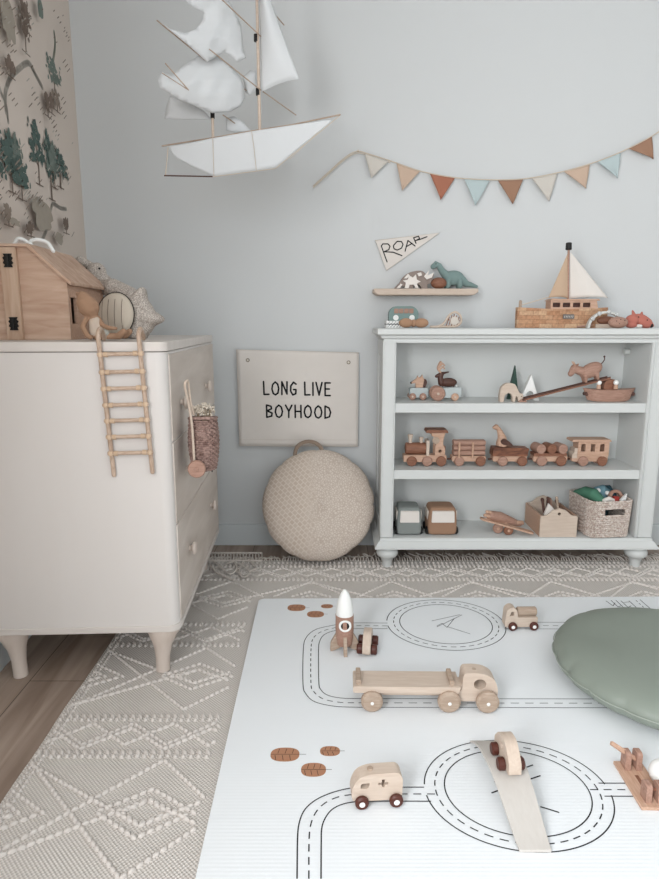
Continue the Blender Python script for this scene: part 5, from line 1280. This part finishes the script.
t = thing('cotton_cloth', 'small cream cloth crumpled at the front rim of the basket', 'cloth', bs0, R(8)); MB(k).capsule([(-6, 2, 37), (-1, 1.5, 39), (4, 2, 37)], [1.8, 2.4, 1.8]).build('cloth', M_CREAM, t)

# ------------------------------------------------------------------ on the dresser
ZD = .9505
hx0, hx1, hy0 = -.985, -.730, 1.775
kh = sc(1.775, 1.05)
th = thing('toy_house', 'pale pine toy house with sloping roof, black hinges and white rope handles on the dresser', 'toy house', (hx1, hy0, ZD), R(2))
wd, ln = .235, .31; eave, ridge = .160, .252; fx_ = .100
MB().prism([(-wd, 0), (0, 0), (0, eave), (-fx_, ridge), (-wd, ridge)], 0, .009).build('front_wall', M_PINE, th, bevel=.0008)
MB().prism([(-wd, 0), (0, 0), (0, eave), (-fx_, ridge), (-wd, ridge)], ln-.009, ln).build('back_wall', M_PINE, th, bevel=.0008)
wh = [[(.018, .045), (.062, .045), (.062, .118), (.018, .118)], [(.12, .05), (.165, .05), (.165, .115), (.12, .115)]]
MB().prism([(.009, 0), (ln-.009, 0), (ln-.009, eave-.004), (.009, eave-.004)], -.009, 0, holes=wh, fn=lambda x, y, z: V((y, x, z))).build('side_wall', M_MAPLEL, th)
MB().box(-wd, -wd+.009, .009, ln-.009, 0, ridge).build('left_wall', M_PINE, th); MB().box(-wd+.009, -.009, .009, ln-.009, 0, .008).build('floor_board', M_PINE, th)
MB().box(-wd+.01, -.02, .02, .03, .01, .15).build('inner_panel', M_WALNUT, th) if False else None
rn = math.atan2(ridge-eave, fx_)
MB().prism([(.012, eave-.010), (.014, eave-.002), (-fx_+.002, ridge+.010), (-fx_, ridge)], -.010, ln+.012).build('roof_slope', M_PINE, th, bevel=.001)
MB().prism([(-fx_, ridge), (-fx_+.002, ridge+.008), (-wd-.004, ridge+.008), (-wd-.004, ridge)], -.010, ln+.012).build('roof_flat', M_PINE, th, bevel=.001)
hg = MB().box(-.172, -.128, -.012, -.0005, 0, ridge-.002).build('corner_post', M_PINEV, th, bevel=.001)
for z in (.045, .215):
    pts = []
    for sx, zz in ((1, -1), (1, 1), (-1, 1), (-1, -1)): pass
    outl = [(-.162, z-.018), (-.138, z-.018), (-.141, z-.011), (-.136, z-.007), (-.140, z), (-.136, z+.007), (-.141, z+.011), (-.138, z+.018), (-.162, z+.018), (-.159, z+.011), (-.164, z+.007), (-.160, z), (-.164, z-.007), (-.159, z-.011)]
    h = MB().prism(outl, -.0145, -.0118).build('hinge', M_BLACK, hg); MB().cyl((-.150, -.0155, z-.017), (-.150, -.0155, z+.017), .003, n=10).build('hinge_pin', M_BLACK, h)
for x0_, x1_, y_ in ((-.150, -.108, .03), (-.118, -.058, .05)):
    MB().capsule(smooth([(x0_, y_, ridge+.006), (x0_+.010, y_, ridge+.022), ((x0_+x1_)/2, y_, ridge+.025), (x1_-.01, y_+.01, ridge+.018), (x1_+.004, y_+.01, ridge-.004 if x1_ > -.1 else ridge+.008)], 5), .0055, 10).build('rope_handle', M_WHITE, th)

# doll, sitting against the house
kd = sc(1.70, 1.0)
dl = thing('rag_doll', 'tan long-limbed cloth doll sitting against the wooden house by the ladder', 'doll', spot(97, 1.725, ZD))
M_DOLL = mat('caramel cotton', '#a5836a', .95, .2, 500, .05, 30)
mb = MB(kd)
mb.tube([(-15, 2, 48), (-13, 1, 46), (-10, 0, 40), (-6, 0, 33), (-3, 0, 28), (-1, 0, 24)], [1.5, 4.5, 8.5, 10.5, 8.5, 4], 18); mb.ell((-6, 0, 34), (10.5, 8, 9))
mb.capsule([(-2, 0, 23), (0, 0, 16), (1, 0, 7)], [4.5, 6, 7.5])
mb.capsule([(-8, -3, 22), (-11, -6, 14), (-6, -9, 5), (-3, -9, 3.2)], [2.6, 3, 2.8, 2.6]); mb.capsule([(2, 2, 22), (8, -3, 15), (15, -6, 12.5), (22, -6, 12)], [2.6, 2.6, 2.3, 1.8])
mb.capsule([(1, -3, 5), (12, -8, 4.2), (26, -9, 4)], [4.2, 3.2, 3.0]); mb.capsule([(2, 3, 5), (14, 2, 4.4), (28, 1, 4.4)], [4.2, 3.2, 3.0])
mb.capsule([(26, -9, 5), (31, -10, 9)], [3.6, 3.2]); mb.capsule([(29, 1, 5), (34, 0, 9)], [3.6, 3.0])
mb.build('body', M_DOLL, dl, voxel=.0018, smoothit=8)
mb = MB(kd); mb.capsule([(-.5, 0, 18), (1, 0, 8)], [6.4, 8.2]); mb.build('romper', mat('pale striped cotton', '#c9b8a8', .95, .2, 300), dl)
MB(kd).capsule([(8, -5, 9), (13, -9, 7)], [3, 3.4]).build('grey_shoe', mat('grey felt shoe', '#a9a69d', .95), dl)
MB(kd).ell((-16.5, 1.2, 46), 2.2, n=10).build('hair_tuft', M_DOLL, dl)

# round cushion, patterned plush and rabbit behind
kp_ = sc(1.86, 1.0)
M_KN = weave('oat knit', '#a0958b', '#d6ccc3', 330, .95, 1, 'fine')
ps = thing('star_cushion', 'oat patterned star-cornered cushion with round cream striped face on the dresser', 'cushion', spot(128, 1.92, ZD), R(-8))
def starf(u_, v):
    a = 2*pi*u_; b = -pi/2+pi*v; r = abs(cos(b))**.6; pt = 1+.42*abs(cos(2.5*a+.15))**7
    return V((23*r*pt*cos(a), 0, 23*r*pt*sin(a)))+V((0, math.copysign(abs(sin(b))**.9, sin(b))*12, 0))
M = Matrix.Translation((0, 0, 0))
mb = MB(kp_); mb.grid(lambda a, b: starf(a, b)+V((6, 4, 21.5)), 100, 24)
mb.v = [(x, y, max(z, .15)) for x, y, z in mb.v]
mb.build('cushion_body', M_KN, ps, sharp=80)
mb = MB(kp_); M = Matrix.Translation(V((-8, -8, 24))*kp_)@Matrix.Rotation(R(84), 4, 'X')@Matrix.Rotation(R(-12), 4, 'Y')
mb2 = MB(1).lathe([(0, 7*kp_), (11*kp_, 6*kp_), (19*kp_, 4*kp_), (22.5*kp_, 0), (21*kp_, -3*kp_), (0, -4*kp_)], 40, M); mb2.build('round_face', mat('cream linen face', '#cbbfaf', .95, .3, 400), ps, sharp=80)
mb = MB(1); mb.tube([M@V((22.7*kp_*cos(a), 22.7*kp_*sin(a), 0)) for a in [2*pi*i/60 for i in range(60)]], .0014, 6, closed=True); mb.build('dark_piping', M_BLACK, ps)
mb = MB(1)
for x in (-12, -4, 4, 12):
    mb.tube([M@V((x*kp_, y_*kp_, (7.25-0.0075*(x*x+y_*y_)*1.0)*kp_)) for y_ in range(-15, 16, 2)], .0006, 5)
mb.build('stitched_line', M_WALNUT, ps)
rb = thing('knitted_rabbit', 'oat knitted rabbit lying over the cushion behind the toy house roof', 'plush toy', spot(100, 2.12, ZD))
kr = sc(2.08, 1.05)*.97; mb = MB(kr)
mb.ell((-1, 6, 67), (10, 9, 10)); mb.capsule([(2, 6, 60), (8, 6, 54)], [9, 9]); mb.capsule([(6, 0, 51), (22, -14, 50), (42, -22, 42)], [8, 9.5, 8.5])
mb.capsule([(-8, 8, 74), (-18, 8, 79), (-25, 10, 76)], [4, 5.5, 4]); mb.capsule([(20, 8, 44), (14, 12, 20), (10, 14, 6)], [8, 8, 6])
mb.build('body', M_KN, rb, voxel=.0024)
for p in ((-9, -1.5, 70), (5, -2.2, 70)): MB(kr).ell(p, 1.2, n=10).build('eye', M_BLACK, rb)
